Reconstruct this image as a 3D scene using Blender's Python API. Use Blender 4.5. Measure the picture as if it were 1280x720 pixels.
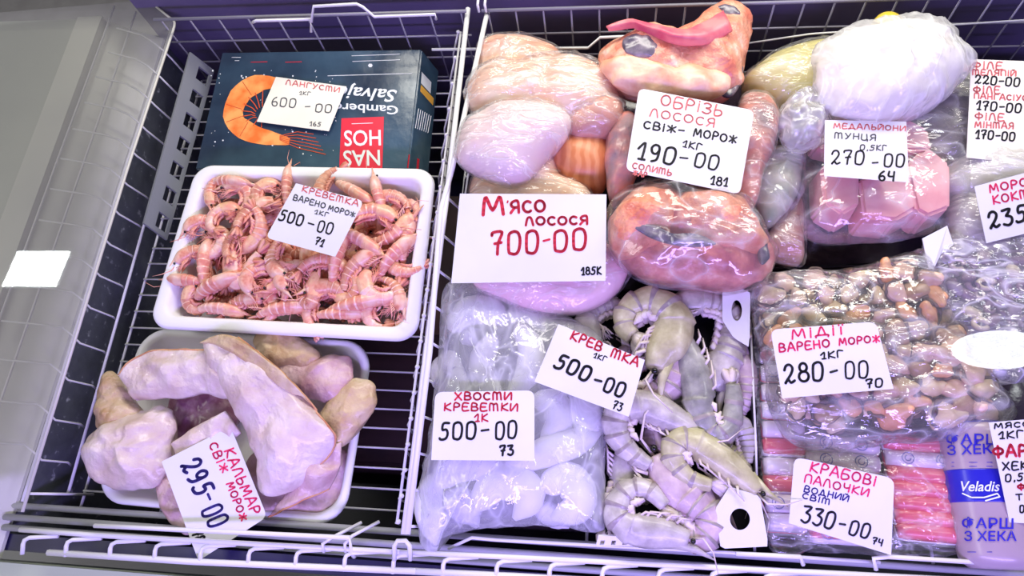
import bpy, bmesh, math, random
from mathutils import Vector, Matrix, Euler, noise
from mathutils.bvhtree import BVHTree

for o in list(bpy.data.objects): bpy.data.objects.remove(o)
S = bpy.context.scene
COL = S.collection
rnd = random.Random(7)
R = math.radians

# ------------------------------------------------------------------ camera
F = 850.0
CAM = Vector((0, 0, 1.0))
EUL = Euler((R(21.84), R(6.02), R(3.80)), 'XYZ')
ROT = EUL.to_matrix()
cd = bpy.data.cameras.new('camera'); cam = bpy.data.objects.new('camera', cd); COL.objects.link(cam)
cam.location = CAM; cam.rotation_euler = EUL
cd.sensor_width = 36; cd.lens = 36 * F / 1280; cd.clip_start = .02
S.camera = cam

# ------------------------------------------------------------------ light, world, exposure
vs = S.view_settings
vs.view_transform = 'Standard'; vs.look = 'None'; vs.gamma = 1; vs.use_curve_mapping = False
vs.exposure = -0.28
W = bpy.data.worlds.new('world'); S.world = W; W.use_nodes = True
bg = W.node_tree.nodes['Background']; bg.inputs[0].default_value = (.80, .76, .90, 1); bg.inputs[1].default_value = .40


def area(name, loc, target, sx, sy, power, col):
    l = bpy.data.lights.new(name, 'AREA'); l.shape = 'RECTANGLE'; l.size = sx; l.size_y = sy
    l.energy = power; l.color = col
    o = bpy.data.objects.new(name, l); COL.objects.link(o); o.location = loc
    o.rotation_euler = (Vector(target) - Vector(loc)).to_track_quat('-Z', 'Y').to_euler()
    return o


area('shop_light', (.15, 1.12, .85), (.05, .45, .1), 1.5, .25, 17.5, (1, .97, .86))
area('front_light', (.15, -.45, .8), (.15, .25, .08), 1.4, .12, 21, (.43, .32, 1.0))
area('left_fill_light', (-1.5, .1, 1.5), (-.85, .35, .1), .9, .4, 8, (1, .99, .90))  # added fill lamp, aimed to brighten the left rim and lid


# ------------------------------------------------------------------ helpers
def ray(px, py):
    return ROT @ Vector(((px - 640) / F, -(py - 360) / F, -1))


def at(px, py, z):
    d = ray(px, py)
    return CAM + d * ((z - CAM.z) / d.z)


def lin(c):
    return tuple(((v / 255) / 12.92 if v / 255 <= .04045 else ((v / 255 + .055) / 1.055) ** 2.4) for v in c)


def M(name, c1, c2=None, c3=None, scale=14, rough=.5, bump=0., bscale=60, spec=.5, lo=.38, hi=.62, sss=0., wave=0, metal=0., coat=0., detail=4):
    m = bpy.data.materials.new(name); m.use_nodes = True
    nt = m.node_tree; b = nt.nodes['Principled BSDF']
    b.inputs['Roughness'].default_value = rough; b.inputs['Specular IOR Level'].default_value = spec
    b.inputs['Metallic'].default_value = metal; b.inputs['Coat Weight'].default_value = coat
    b.inputs['Coat Roughness'].default_value = .15
    tc = nt.nodes.new('ShaderNodeTexCoord')
    b.inputs['Base Color'].default_value = (*lin(c1), 1)
    if sss:
        b.inputs['Subsurface Weight'].default_value = sss
        b.inputs['Subsurface Radius'].default_value = (.01, .006, .004)
        b.inputs['Subsurface Scale'].default_value = .6
    if c2:
        if wave:
            n = nt.nodes.new('ShaderNodeTexWave'); n.inputs['Scale'].default_value = wave
            n.inputs['Distortion'].default_value = 5; n.inputs['Detail'].default_value = 2; n.inputs['Detail Scale'].default_value = 1.2
        else:
            n = nt.nodes.new('ShaderNodeTexNoise'); n.inputs['Scale'].default_value = scale; n.inputs['Detail'].default_value = detail
        nt.links.new(tc.outputs['Object'], n.inputs['Vector'])
        r = nt.nodes.new('ShaderNodeValToRGB'); e = r.color_ramp.elements
        e[0].position = lo; e[1].position = hi
        e[0].color = (*lin(c1), 1); e[1].color = (*lin(c2), 1)
        if c3:
            x = e.new(min(.98, hi + (hi - lo) * .6)); x.color = (*lin(c3), 1)
        nt.links.new(n.outputs['Fac'] if not wave else n.outputs['Fac'], r.inputs['Fac'])
        nt.links.new(r.outputs['Color'], b.inputs['Base Color'])
    if bump:
        n2 = nt.nodes.new('ShaderNodeTexNoise'); n2.inputs['Scale'].default_value = bscale; n2.inputs['Detail'].default_value = 5
        nt.links.new(tc.outputs['Object'], n2.inputs['Vector'])
        bp = nt.nodes.new('ShaderNodeBump'); bp.inputs['Strength'].default_value = bump; bp.inputs['Distance'].default_value = .01
        nt.links.new(n2.outputs['Fac'], bp.inputs['Height']); nt.links.new(bp.outputs['Normal'], b.inputs['Normal'])
    return m


def FILM(name, haze=.08, tint=(255, 255, 255), rough=.1, bump=.5, bscale=38, gloss=1.0, hazecol=(250, 250, 252), crease_glint=.3, stretch=(1, 1, 1), cap=.32):
    """thin plastic: clear, a little milky, glossy, with noise-placed whitish creases, their glints put into the colour"""
    m = bpy.data.materials.new(name); m.use_nodes = True
    nt = m.node_tree; nt.nodes.clear(); N = nt.nodes.new; L = nt.links.new
    out = N('ShaderNodeOutputMaterial'); tr = N('ShaderNodeBsdfTransparent'); gl = N('ShaderNodeBsdfGlossy'); df = N('ShaderNodeBsdfDiffuse')
    tr.inputs[0].default_value = (*lin(tint), 1); gl.inputs['Roughness'].default_value = rough
    df.inputs[0].default_value = (*lin(hazecol), 1)
    tc = N('ShaderNodeTexCoord'); mp_ = N('ShaderNodeMapping'); mp_.inputs['Scale'].default_value = stretch; mp_.inputs['Rotation'].default_value = (.2, .3, .5)
    L(tc.outputs['Object'], mp_.inputs['Vector'])
    nz_ = N('ShaderNodeTexNoise'); nz_.inputs['Scale'].default_value = bscale; nz_.inputs['Detail'].default_value = 3; nz_.inputs['Distortion'].default_value = 1.0
    L(mp_.outputs[0], nz_.inputs['Vector'])
    rd = N('ShaderNodeTexNoise'); rd.inputs['Scale'].default_value = bscale * .55; rd.inputs['Detail'].default_value = 2; rd.inputs['Distortion'].default_value = .8
    L(mp_.outputs[0], rd.inputs['Vector'])
    def math_(op, a, b=None):
        n = N('ShaderNodeMath'); n.operation = op
        for k, v in ((0, a), (1, b)):
            if v is None: continue
            if isinstance(v, (int, float)): n.inputs[k].default_value = v
            else: L(v, n.inputs[k])
        return n.outputs[0]
    ridge = math_('SUBTRACT', 1, math_('MULTIPLY', math_('ABSOLUTE', math_('SUBTRACT', rd.outputs['Fac'], .5)), 9))
    ridge = math_('MAXIMUM', ridge, 0)
    hgt = math_('ADD', math_('MULTIPLY', nz_.outputs['Fac'], .8), math_('MULTIPLY', ridge, .35))
    bp = N('ShaderNodeBump'); bp.inputs['Strength'].default_value = bump; bp.inputs['Distance'].default_value = .006
    L(hgt, bp.inputs['Height'])
    fr = N('ShaderNodeFresnel'); fr.inputs[0].default_value = 1.5
    for x in (gl, fr): L(bp.outputs[0], x.inputs['Normal'])
    f = math_('MINIMUM', math_('MULTIPLY', fr.outputs[0], gloss), cap)
    m1 = N('ShaderNodeMixShader')
    if crease_glint: L(math_('ADD', math_('MULTIPLY', math_('POWER', ridge, 3), crease_glint), haze), m1.inputs[0])  # streak highlights along the ridges mixed in as diffuse white
    else: m1.inputs[0].default_value = haze
    L(tr.outputs[0], m1.inputs[1]); L(df.outputs[0], m1.inputs[2])
    m2 = N('ShaderNodeMixShader'); L(f, m2.inputs[0]); L(m1.outputs[0], m2.inputs[1]); L(gl.outputs[0], m2.inputs[2])
    L(m2.outputs[0], out.inputs[0])
    return m


def mk(name, bm, mat, parent=None, smooth=True, structure=False):
    bmesh.ops.recalc_face_normals(bm, faces=bm.faces[:])
    me = bpy.data.meshes.new(name)
    if parent is not None:
        off = parent.matrix_world.translation if parent.get('_w') is None else Vector(parent['_w'])
    else:
        xs = [v.co for v in bm.verts]
        off = Vector((sum(c.x for c in xs) / len(xs), sum(c.y for c in xs) / len(xs), min(c.z for c in xs)))
    bmesh.ops.translate(bm, verts=bm.verts[:], vec=-off)
    bm.to_mesh(me); bm.free()
    for p in me.polygons: p.use_smooth = smooth
    me.materials.append(mat)
    o = bpy.data.objects.new(name, me); COL.objects.link(o)
    if parent is not None: o.parent = parent; o['_w'] = tuple(off)
    else: o.location = off; o['_w'] = tuple(off)
    WLD.append(o)
    if structure: o['kind'] = 'structure'
    return o


WLD = []


def tag(o, label, cat, group=None, kind=None):
    o['label'] = label; o['category'] = cat
    if group: o['group'] = group
    if kind: o['kind'] = kind
    return o


def thing(name, label, cat, loc, group=None):
    o = bpy.data.objects.new(name, None); COL.objects.link(o)
    o.location = loc; o['_w'] = tuple(loc); o.empty_display_size = .02; WLD.append(o)
    return tag(o, label, cat, group)


def copy_tree(o, parent=None):
    c = o.copy(); COL.objects.link(c); c.parent = parent
    for ch in KIDS.get(o.name, []): copy_tree(ch, c)
    return c


KIDS = {}


def tube(bm, pts, r, n=6, cap=True):
    pts = [Vector(p) for p in pts]
    rs = r if isinstance(r, (list, tuple)) else [r] * len(pts)
    prev = None; nrm = None
    for i, p in enumerate(pts):
        t = (pts[min(i + 1, len(pts) - 1)] - pts[max(i - 1, 0)])
        if t.length < 1e-9: t = Vector((0, 0, 1))
        t.normalize()
        if nrm is None:
            nrm = t.orthogonal().normalized()
        else:
            nrm = (nrm - t * nrm.dot(t))
            if nrm.length < 1e-6: nrm = t.orthogonal()
            nrm.normalize()
        b = t.cross(nrm)
        ring = [bm.verts.new(p + (nrm * math.cos(a) + b * math.sin(a)) * rs[i]) for a in [2 * math.pi * k / n for k in range(n)]]
        if prev:
            for k in range(n): bm.faces.new((prev[k], prev[(k + 1) % n], ring[(k + 1) % n], ring[k]))
        elif cap: bm.faces.new(ring)
        prev = ring
    if cap: bm.faces.new(prev[::-1])


def spl(pts, n, closed=False):
    pts = [Vector(p) for p in pts]; m = len(pts); out = []
    segs = m if closed else m - 1
    for k in range(n):
        t = k / n * segs if closed else k / (n - 1) * segs
        i = min(int(t), segs - 1); f = t - i
        g = (lambda j: pts[j % m]) if closed else (lambda j: pts[max(0, min(m - 1, j))])
        a, b, c, d = g(i - 1), g(i), g(i + 1), g(i + 2)
        out.append(.5 * ((2 * b) + (c - a) * f + (2 * a - 5 * b + 4 * c - d) * f * f + (3 * b - a - 3 * c + d) * f ** 3))
    return out


def wire(bm, pp, r=.002, n=6):
    tube(bm, [at(*p) for p in pp], r, n)


def hexa(bm, c8):
    v = [bm.verts.new(c) for c in c8]
    for f in ((0, 1, 2, 3), (7, 6, 5, 4), (0, 4, 5, 1), (1, 5, 6, 2), (2, 6, 7, 3), (3, 7, 4, 0)): bm.faces.new([v[i] for i in f])
    return v


def box(bm, a, b):
    x0, y0, z0 = a; x1, y1, z1 = b
    return hexa(bm, [Vector(p) for p in ((x0, y0, z0), (x1, y0, z0), (x1, y1, z0), (x0, y1, z0), (x0, y0, z1), (x1, y0, z1), (x1, y1, z1), (x0, y1, z1))])


def nz(p, s, seed): return noise.noise(Vector((p.x * s + seed * 3.1, p.y * s - seed * 1.7, p.z * s + seed)))


def blob(outline, z, top, bot, amp=.006, sc=14, seed=0, rings=12, seg=80, pw=.5, ex=2.2, grow=0., crum=0., csc=30, flat=.15, cen=None):
    """rounded solid: outline is its widest contour at height z (each point may carry its own z)"""
    P = [at(p[0], p[1], p[2] if len(p) > 2 else z) for p in outline]
    P = spl(P, seg, True)
    c = sum(P, Vector()) / len(P)
    if cen: c = at(cen[0], cen[1], c.z)
    if grow: P = [p + (p - c).normalized() * grow for p in P]
    bm = bmesh.new()

    def disp(p, w):
        d = amp * nz(p, sc, seed) + amp * .5 * nz(p, sc * 2.3, seed + 5)
        if crum: d += crum * (1 - 2 * abs(nz(p, csc, seed + 9))) + crum * .5 * (1 - 2 * abs(nz(p, csc * 2.1, seed + 2)))
        return d * w
    up = []; dn = []
    for j in range(rings + 1):
        f = math.sin(j / rings * math.pi / 2) if rings else 1
        if j == rings:
            row = []
            for p in P:
                q = p + (p - c).normalized() * disp(p, .8)
                row.append(bm.verts.new(q))
            up.append(row); dn.append(row); continue
        if j == 0:
            q = c.copy(); q.z += top + grow; q.z += disp(q, 1); up.append([bm.verts.new(q)])
            q = c.copy(); q.z -= bot; dn.append([bm.verts.new(q)]); continue
        hh = max(0, 1 - f ** ex) ** pw
        ru = []; rd = []
        for p in P:
            q = c.lerp(p, f); w = Vector((q.x, q.y, q.z + (top + grow) * hh))
            out = (p - c).normalized(); w2 = w + (Vector((0, 0, 1)) * hh + out * (1 - hh)) * disp(w, 1)
            ru.append(bm.verts.new(w2))
            hb = max(0, 1 - f ** (ex * 1.6)) ** .5
            rd.append(bm.verts.new(Vector((q.x, q.y, q.z - bot * hb))))
        up.append(ru); dn.append(rd)
    for L in (up, dn):
        for j in range(rings):
            a, b = L[j], L[j + 1]
            for k in range(seg):
                k2 = (k + 1) % seg
                if len(a) == 1: bm.faces.new((a[0], b[k], b[k2]))
                else: bm.faces.new((a[k], b[k], b[k2], a[k2]))
    return bm


def sphere(bm, c, r, sx=1, sy=1, sz=1, rot=None, u=10, v=7):
    m = Matrix.Translation(c) @ (rot.to_4x4() if rot else Matrix()) @ Matrix.Diagonal((r * sx, r * sy, r * sz, 1))
    bmesh.ops.create_uvsphere(bm, u_segments=u, v_segments=v, radius=1, matrix=m)


# ------------------------------------------------------------------ materials
wirem = M('white_coated_wire', (232, 232, 235), rough=.35)
darkwire = M('shaded_wire', (138, 136, 150), rough=.45)  # darker copy of the white wire, back-wall shade put into its colour
foam = M('white_foam', (240, 240, 242), rough=.55, bump=.03, bscale=300)
cardm = M('white_card', (229, 229, 228), (222, 222, 222), scale=8, rough=.6)
cream = M('cream_card', (244, 242, 222), (238, 236, 212), scale=8, rough=.6)
INK = {'r': M('red_marker', (214, 40, 66), rough=.6), 'b': M('black_marker', (26, 26, 34), rough=.6),
       'p': M('pink_marker', (240, 50, 105), rough=.6), 'v': M('violet_blue_marker', (44, 30, 120), rough=.6),
       'f': M('faded_red_marker', (232, 120, 118), rough=.6), 'g': M('faded_black_marker', (95, 98, 98), rough=.6)}
navy = M('navy_liner', (24, 22, 52), (40, 36, 78), scale=6, rough=.4)
greyp = M('grey_plastic', (140, 144, 146), rough=.45)
frost = M('frosted_liner', (88, 92, 100), (94, 98, 106), (200, 204, 212), scale=75, lo=.40, hi=.655, rough=.5, bump=.15, bscale=100, detail=2)
rimm = M('pale_grey_rim', (222, 223, 214), (212, 213, 206), scale=5, rough=.35)
rimgreen = M('pale_green_rim', (176, 188, 168), rough=.4)
black = M('black_plastic', (22, 22, 30), rough=.35)
filmm = FILM('clear_film', .04, gloss=1.7, bump=.9, bscale=28, stretch=(1, 2.2, 1), crease_glint=.22)
filmh = FILM('hazy_film', .09, gloss=1.8, bump=.9, bscale=26, stretch=(1, 3.0, 1), crease_glint=.32)
filmw = FILM('white_frosted_film', .40, gloss=1.2, bump=.7, rough=.15, bscale=26, stretch=(2.0, 1, 1), crease_glint=.3)
filmg = FILM('smooth_clear_film', .05, gloss=1.6, bump=.5, bscale=18, stretch=(1, 1.8, 1), crease_glint=.25)

# ------------------------------------------------------------------ the shop and the freezer
GX0 = at(60, 300, .12).x
bm = bmesh.new(); box(bm, (-2.5, -2, -.95), (2.5, 3, -.9)); mk('floor', bm, M('shop_floor', (150, 148, 142), (138, 136, 130), rough=.5), structure=True, smooth=False)
bm = bmesh.new(); box(bm, (-2.5, -2, 2.5), (2.5, 3, 2.55)); mk('ceiling', bm, M('shop_ceiling', (205, 205, 200), rough=.8), structure=True, smooth=False)

xl0 = at(179, 285, .03).x; xl1 = at(150, 233, .085).x; xl3 = at(72, 200, .125).x
yb = at(400, 12, .17).y; yf = at(430, 712, .10).y
XR = .92
fz = thing('chest_freezer', 'grey chest freezer with dark navy liner that holds the wire baskets', 'freezer', (0, .4, -.9))
xw = xl1 - .035
bm = bmesh.new(); box(bm, (xl3 - .5, yf - .3, -.9), (XR + .2, yb + .3, -.47)); mk('cabinet', bm, rimm, fz, smooth=False)
bm = bmesh.new(); box(bm, (xw, yf, -.468), (XR, yb + .05, -.45)); mk('liner_bottom', bm, navy, fz, smooth=False)
bm = bmesh.new(); hexa(bm, [Vector(p) for p in ((xw - .02, yf, -.47), (xw + .02, yf, -.47), (xw + .02, yb + .06, -.47), (xw - .02, yb + .06, -.47), (xw - .03, yf, .055), (xw, yf, .055), (xw, yb + .06, .055), (xw - .03, yb + .06, .055))])
mk('left_liner', bm, frost, fz, smooth=False)
bm = bmesh.new(); box(bm, (xw, yb + .05, -.46), (XR, yb + .08, .21)); mk('back_liner', bm, M('violet_navy_liner', (86, 78, 108), (104, 94, 128), scale=5, rough=.5), fz, smooth=False)
bm = bmesh.new(); box(bm, (XR, yf, -.46), (XR + .03, yb + .08, .12)); mk('right_liner', bm, navy, fz, smooth=False)
bm = bmesh.new(); box(bm, (xw, yf - .01, -.46), (XR, yf + .012, .05)); mk('front_liner', bm, navy, fz, smooth=False)
bm = bmesh.new(); box(bm, (xw - .6, yb + .082, .17), (XR, yb + .5, .215)); mk('back_rim', bm, M('violet_grey_rim', (96, 88, 124), rough=.4), fz, smooth=False)
# left rim: sloping shelf, then raised strip and outer top
bm = bmesh.new(); hexa(bm, [Vector(p) for p in ((xw + .005, yf - .02, .052), (xl3 - .02, yf - .02, .098), (xl3 - .02, yb + .05, .098), (xw + .005, yb + .05, .052), (xw + .005, yf - .02, .058), (xl3 - .02, yf - .02, .104), (xl3 - .02, yb + .05, .104), (xw + .005, yb + .05, .058))])
mk('sloping_rim', bm, rimm, fz, smooth=False)
bm = bmesh.new(); box(bm, (xl3 - .07, yf - .3, .08), (xl3 - .022, yb + .05, .118)); mk('rim_strip', bm, rimm, fz, smooth=False)
bm = bmesh.new(); box(bm, (xl3 - .6, yf - .3, .06), (xl3 - .074, yb + .05, .112)); mk('outer_rim', bm, M('dull_green_grey_rim', (196, 200, 190), (184, 188, 180), scale=4, rough=.35), fz, smooth=False)
bm = bmesh.new(); box(bm, (xl3 - .02, yf - .3, .0), (XR, yf - .024, .078)); mk('front_rim', bm, rimgreen, fz, smooth=False)
bm = bmesh.new()
for dy, z in ((.02, .060), (.034, .064), (.05, .056)): tube(bm, [(xw, yf + dy, z), (XR, yf + dy, z)], .0045, 8)
mk('front_gasket', bm, M('gasket', (172, 174, 178), rough=.5), fz)

# cartons lying deep under the baskets
bro = M('brown_carton', (70, 44, 44), (52, 34, 40), scale=9, rough=.7)
for i, (x0, x1, lab) in enumerate(((-.52, -.12, 'dark brown carton deep under the basket with the two foam trays'), (-.09, .4, 'dark brown carton deep under the basket with the prawns'))):
    bm = bmesh.new(); box(bm, (x0, .12, -.449), (x1, .62, -.10)); bmesh.ops.bevel(bm, geom=bm.edges[:], offset=.006, segments=2, affect='EDGES')
    t = thing('carton', lab, 'carton', ((x0 + x1) / 2, .37, -.449)); mk('body', bm, bro, t, smooth=False)
    bm = bmesh.new(); box(bm, (x0 + .001, .345, -.0999), (x1 - .001, .395, -.0992)); mk('tape', bm, M('tape', (96, 70, 60), rough=.3), t, smooth=False)

# ------------------------------------------------------------------ wire baskets
def px_line(a, b, n): return [(a[0] + (b[0] - a[0]) * k / (n - 1), a[1] + (b[1] - a[1]) * k / (n - 1)) for k in range(n)]

RA = [(585, 11), (558, 249), (533, 440), (505, 668)]   # divider rail
zr = .15
bl = thing('wire_basket', 'white wire basket at left holding the carton and the two foam trays', 'basket', (-.3, .4, -.003))
# floor grid
bm = bmesh.new(); xa = xl0 + .005; xb = at(515, 560, 0).x
y = yf + .05
while y < yb - .01:
    tube(bm, [(xa, y, 0), (xb + .01, y, 0)], .0016); y += .029
for x in (xa, xa + .13, xa + .26, xb): tube(bm, [(x, yf + .05, -.004), (x, yb, -.004)], .0022)
mk('floor_grid', bm, wirem, bl)
# left wall
bm = bmesh.new()
wire(bm, [(238, 78, .03), (179, 285, .03), (85, 617, .03)], .0024)
wire(bm, [(217, 28, .085), (159, 202, .085), (28, 627, .085)], .0024)
wire(bm, [(170, 15, .108), (107, 197, .108), (10, 475, .108), (-30, 590, .108)], .002)
wire(bm, [(143, 8, .120), (72, 200, .120), (-10, 425, .120)], .002)
L1 = [(208, 68), (200, 97), (188, 127), (177, 158), (165, 190), (153, 226), (143, 263), (132, 301), (119, 340), (107, 380), (94, 424), (79, 470), (63, 520), (46, 570)]
for (x, y) in L1:
    i = L1.index((x, y)); k = .0 if i < 6 else 1
    x0 = x + 23 + i * 1.2; y0 = y + 24 - i * .9
    if i > 10: y0 = y + 14 - (i - 10) * 2
    wire(bm, [(x0 + 6, y0 + 5, -.002), (x0, y0, .03), (x + 6, y + 5, .078), (x - 4, y - 5, .088), (x - 16, y - 15, .096), (x - 30 - i, y - 24 + i * .6, .106), (x - 62 - i * 3, y - 33 + i, .118)], .0016)
wire(bm, [(117, 618, .0), (38, 617, .085)], .002)
mk('side_wall', bm, wirem, bl)
# right wall of the left basket: short cross wires with their welded ends, long wires
bm = bmesh.new()
wire(bm, [(p[0], p[1], zr) for p in RA], .0042, 8)
n = 20
for k in range(n):
    t = k / (n - 1); py = 40 + t * 612
    def rx(y):
        for (xa_, ya_), (xb_, yb_) in zip(RA, RA[1:]):
            if y <= yb_: return xa_ + (xb_ - xa_) * (y - ya_) / (yb_ - ya_)
        return RA[-1][0]
    p1 = at(rx(py) - 9, py, zr - .02); p0 = Vector((xb - .0, p1.y, 0))
    tube(bm, [p0, p0.lerp(p1, .6) + Vector((-.006, 0, 0)), p1], .0015)
    sphere(bm, p1, .0034, u=8, v=6)
wire(bm, [(576, 40, zr - .02), (549, 252, zr - .02), (524, 440, zr - .02), (496, 655, zr - .02)], .0018)
mk('divider_wall', bm, wirem, bl)
# back wall
def back_grid(bm, xs, zt, zb):
    for x in xs:
        t = Vector((x, yb, zt)); tube(bm, [t, Vector((x + .004, yb - .004, zb))], .0015)
    for z in (zb + (zt - zb) * f for f in (0, .33, .66, 1)): tube(bm, [(xs[0] - .01, yb - .002, z), (xs[-1] + .01, yb - .002, z)], .0017 if z < zt - .001 else .0028)
xd = at(RA[0][0], RA[0][1], zr).x
bm = bmesh.new(); xs = [xl0 + .02 + k * (xd - xl0 - .03) / 10 for k in range(11)]
back_grid(bm, xs, .16, .0); mk('back_wall', bm, darkwire, bl)
bm = bmesh.new()
wire(bm, [(316, 28, .165), (320, 26, .17), (388, 24, .17), (389, 40, .15)], .0026); wire(bm, [(389, 28, .172), (392, 8, .19), (446, 5, .19), (454, 9, .188), (468, 21, .172), (544, 18, .17), (545, 24, .16)], .0026)
mk('handle', bm, wirem, bl)

br = thing('wire_basket', 'white wire basket at right holding the prawns, fish packs and bags', 'basket', (.3, .4, -.003))
xs0 = at(545, 560, 0).x
bm = bmesh.new(); y = yf + .05
while y < yb - .01:
    tube(bm, [(xs0, y, 0), (XR - .03, y, 0)], .0016); y += .029
for k in range(6):
    x = xs0 + (XR - .03 - xs0) * k / 5; tube(bm, [(x, yf + .05, -.004), (x, yb, -.004)], .0022)
mk('floor_grid', bm, wirem, br)
bm = bmesh.new()
RB = [(609, 16), (565, 212), (551, 262), (537, 440), (509, 668)]
wire(bm, [(p[0], p[1], zr + .003) for p in RB], .0040, 8)
for k in range(14):
    py = 60 + k * 46
    x = None
    for (xa_, ya_), (xb_, yb_) in zip(RB, RB[1:]):
        if ya_ <= py <= yb_: x = xa_ + (xb_ - xa_) * (py - ya_) / (yb_ - ya_)
    if x is None: continue
    s = 22 - k * .6
    wire(bm, [(x, py, zr), (x + s, py + 26 - k * 2.0, .045), (x + s + 6, py + 34 - k * 2.4, .0)], .0019)
wire(bm, [(625, 60, .05), (588, 200, .05), (556, 420, .05), (528, 650, .05)], .0018)
mk('divider_wall', bm, wirem, br)
bm = bmesh.new(); xs = [xd + .035 + k * .0445 for k in range(20)]
back_grid(bm, xs, .16, .0); mk('back_wall', bm, darkwire, br)
bm = bmesh.new()
wire(bm, [(540, 62, .11), (735, 60, .11), (750, 47, .13), (845, 43, .13)], .0024); wire(bm, [(930, 55, .10), (1010, 43, .12), (1020, 42, .12), (1300, 24, .12)], .0015)
for x in (598, 607): wire(bm, [(x, -4, .175), (x - 1, 6, .172), (x + 1, 15, .16)], .0022)
mk('handle', bm, wirem, br)

# front rails (one per basket)
bm = bmesh.new()
wire(bm, [(118, 657, .112), (200, 661, .112), (437, 672, .112), (439, 690, .10), (443, 696, .09)], .003)
wire(bm, [(25, 662, .10), (120, 669, .10), (300, 679, .10), (500, 690, .10)], .0034)
wire(bm, [(60, 690.5, .095), (240, 702, .095), (520, 714, .095)], .0042)
for k, x in enumerate((28, 82, 137, 193, 250, 310, 369, 430, 491)):
    yt = 671 + (x - 28) * .048; yl = 690 + (x - 28) * .052
    wire(bm, [(x + 45, yt - 1, .097), (x + 9, yt + 1, .099), (x + 3, yt + 4, .099), (x + 1, yt + 9, .098), (x, yl + 3, .095)], .003)
wire(bm, [(405, 690, .10), (403, 680, .108), (415, 672, .10), (452, 653, .08)], .0022); wire(bm, [(432, 690, .10), (431, 680, .108), (440, 670, .10), (474, 652, .08)], .0022)
mk('front_wall', bm, wirem, bl)
bm = bmesh.new()
wire(bm, [(500, 690, .10), (620, 695.5, .10), (960, 712.5, .10), (1300, 730, .10)], .0034)
wire(bm, [(520, 714, .095), (640, 720, .095), (800, 729, .095)], .0042)
for k, x in enumerate((553, 620, 686, 752, 822, 888, 955)):
    yt = 697 + (x - 553) * .050
    wire(bm, [(x + 45, yt - 1, .097), (x + 9, yt + 1, .099), (x + 3, yt + 4, .099), (x + 1, yt + 9, .098), (x, yt + 26, .095)], .003)
# hook tying the divider to the front rail
wire(bm, [(493, 700, .10), (493, 682, .112), (497, 676, .114), (507, 676, .114), (512, 682, .112), (513, 700, .10)], .003)
wire(bm, [(560, 686, .085), (590, 672, .095), (620, 675, .095), (900, 690, .095), (1100, 703, .095)], .0022)
wire(bm, [(920, 692, .108), (960, 694, .108), (1000, 696, .108), (1004, 706, .10)], .0028)
wire(bm, [(1095, 712, .10), (1092, 698, .108), (1110, 696, .108), (1300, 708, .108)], .0028)
mk('front_wall', bm, wirem, br)

# grey slotted strip on the left wall, white slotted clip on the front
def slotted(cs, holes, th, u0, u1, v0, v1):
    A, B, C, D = [at(*c) for c in cs]
    nrm = (B - A).cross(D - A).normalized()
    if nrm.z < 0: nrm = -nrm
    P = lambda u, v: A.lerp(B, u).lerp(D.lerp(C, u), v)
    bm = bmesh.new()
    vsx = [0.0]
    for k in range(holes): vsx += [(k + v0) / holes, (k + v1) / holes]
    vsx.append(1.0); us = [0, u0, u1, 1]
    gr = [[[bm.verts.new(P(u, v) - nrm * d) for u in us] for v in vsx] for d in (0, th)]
    fs = []
    for j in range(len(vsx) - 1):
        for i in range(3):
            if i == 1 and j % 2 == 1: continue
            fs.append((j, i))
    for j, i in fs:
        for L in range(2): bm.faces.new((gr[L][j][i], gr[L][j][i + 1], gr[L][j + 1][i + 1], gr[L][j + 1][i]))
    S_ = set(fs)
    for j, i in fs:
        for (dj, di, e0, e1) in ((-1, 0, (j, i), (j, i + 1)), (1, 0, (j + 1, i), (j + 1, i + 1)), (0, -1, (j, i), (j + 1, i)), (0, 1, (j, i + 1), (j + 1, i + 1))):
            if (j + dj, i + di) not in S_:
                bm.faces.new((gr[0][e0[0]][e0[1]], gr[0][e1[0]][e1[1]], gr[1][e1[0]][e1[1]], gr[1][e0[0]][e0[1]]))
    return bm
tag(mk('slotted_strip', slotted([(238, 65, .095), (268, 88, .045), (209, 300, .045), (180, 279, .095)], 7, .004, .42, .88, .28, .82), greyp, smooth=False),
    'grey slotted plastic strip clipped to the left basket wall beside the carton', 'plastic strip')
tag(mk('slotted_clip', slotted([(832, 671, .112), (830, 683, .104), (745, 682, .104), (748, 670, .112)], 6, .003, .45, .9, .3, .7), foam, smooth=False),
    'white slotted plastic clip on the front rail below the raw prawns', 'plastic clip')

# sliding lid of clear acrylic over the left edge
gl = FILM('hazed_acrylic', .16, gloss=1.0, bump=0, rough=.015, hazecol=(235, 236, 226), crease_glint=0, cap=1)  # milky haze in the pane's colour stands for reflected light
ld = thing('sliding_lid', 'clear acrylic lid with painted-in reflection haze, slid open over the left freezer edge', 'lid', at(60, 300, .135))
zl = .135
bm = bmesh.new(); ep = spl([at(212, 22, zl), at(218, 27, zl), at(217, 36, zl)], 6)
ee = at(28, 640, zl)
poly = [Vector((xl3 - .35, yb + .04, zl)), at(185, 0, zl)] + ep + [at(159, 212, zl), ee, Vector((xl3 - .35, ee.y, zl))]
vt = [bm.verts.new(p) for p in poly]; bm.faces.new(vt)
mk('pane', bm, gl, ld, smooth=False)
bm = bmesh.new(); tube(bm, [at(185, 0, zl)] + ep + [at(159, 212, zl), ee], .0022); mk('edge', bm, M('acrylic_edge', (214, 214, 196), rough=.3), ld)

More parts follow.
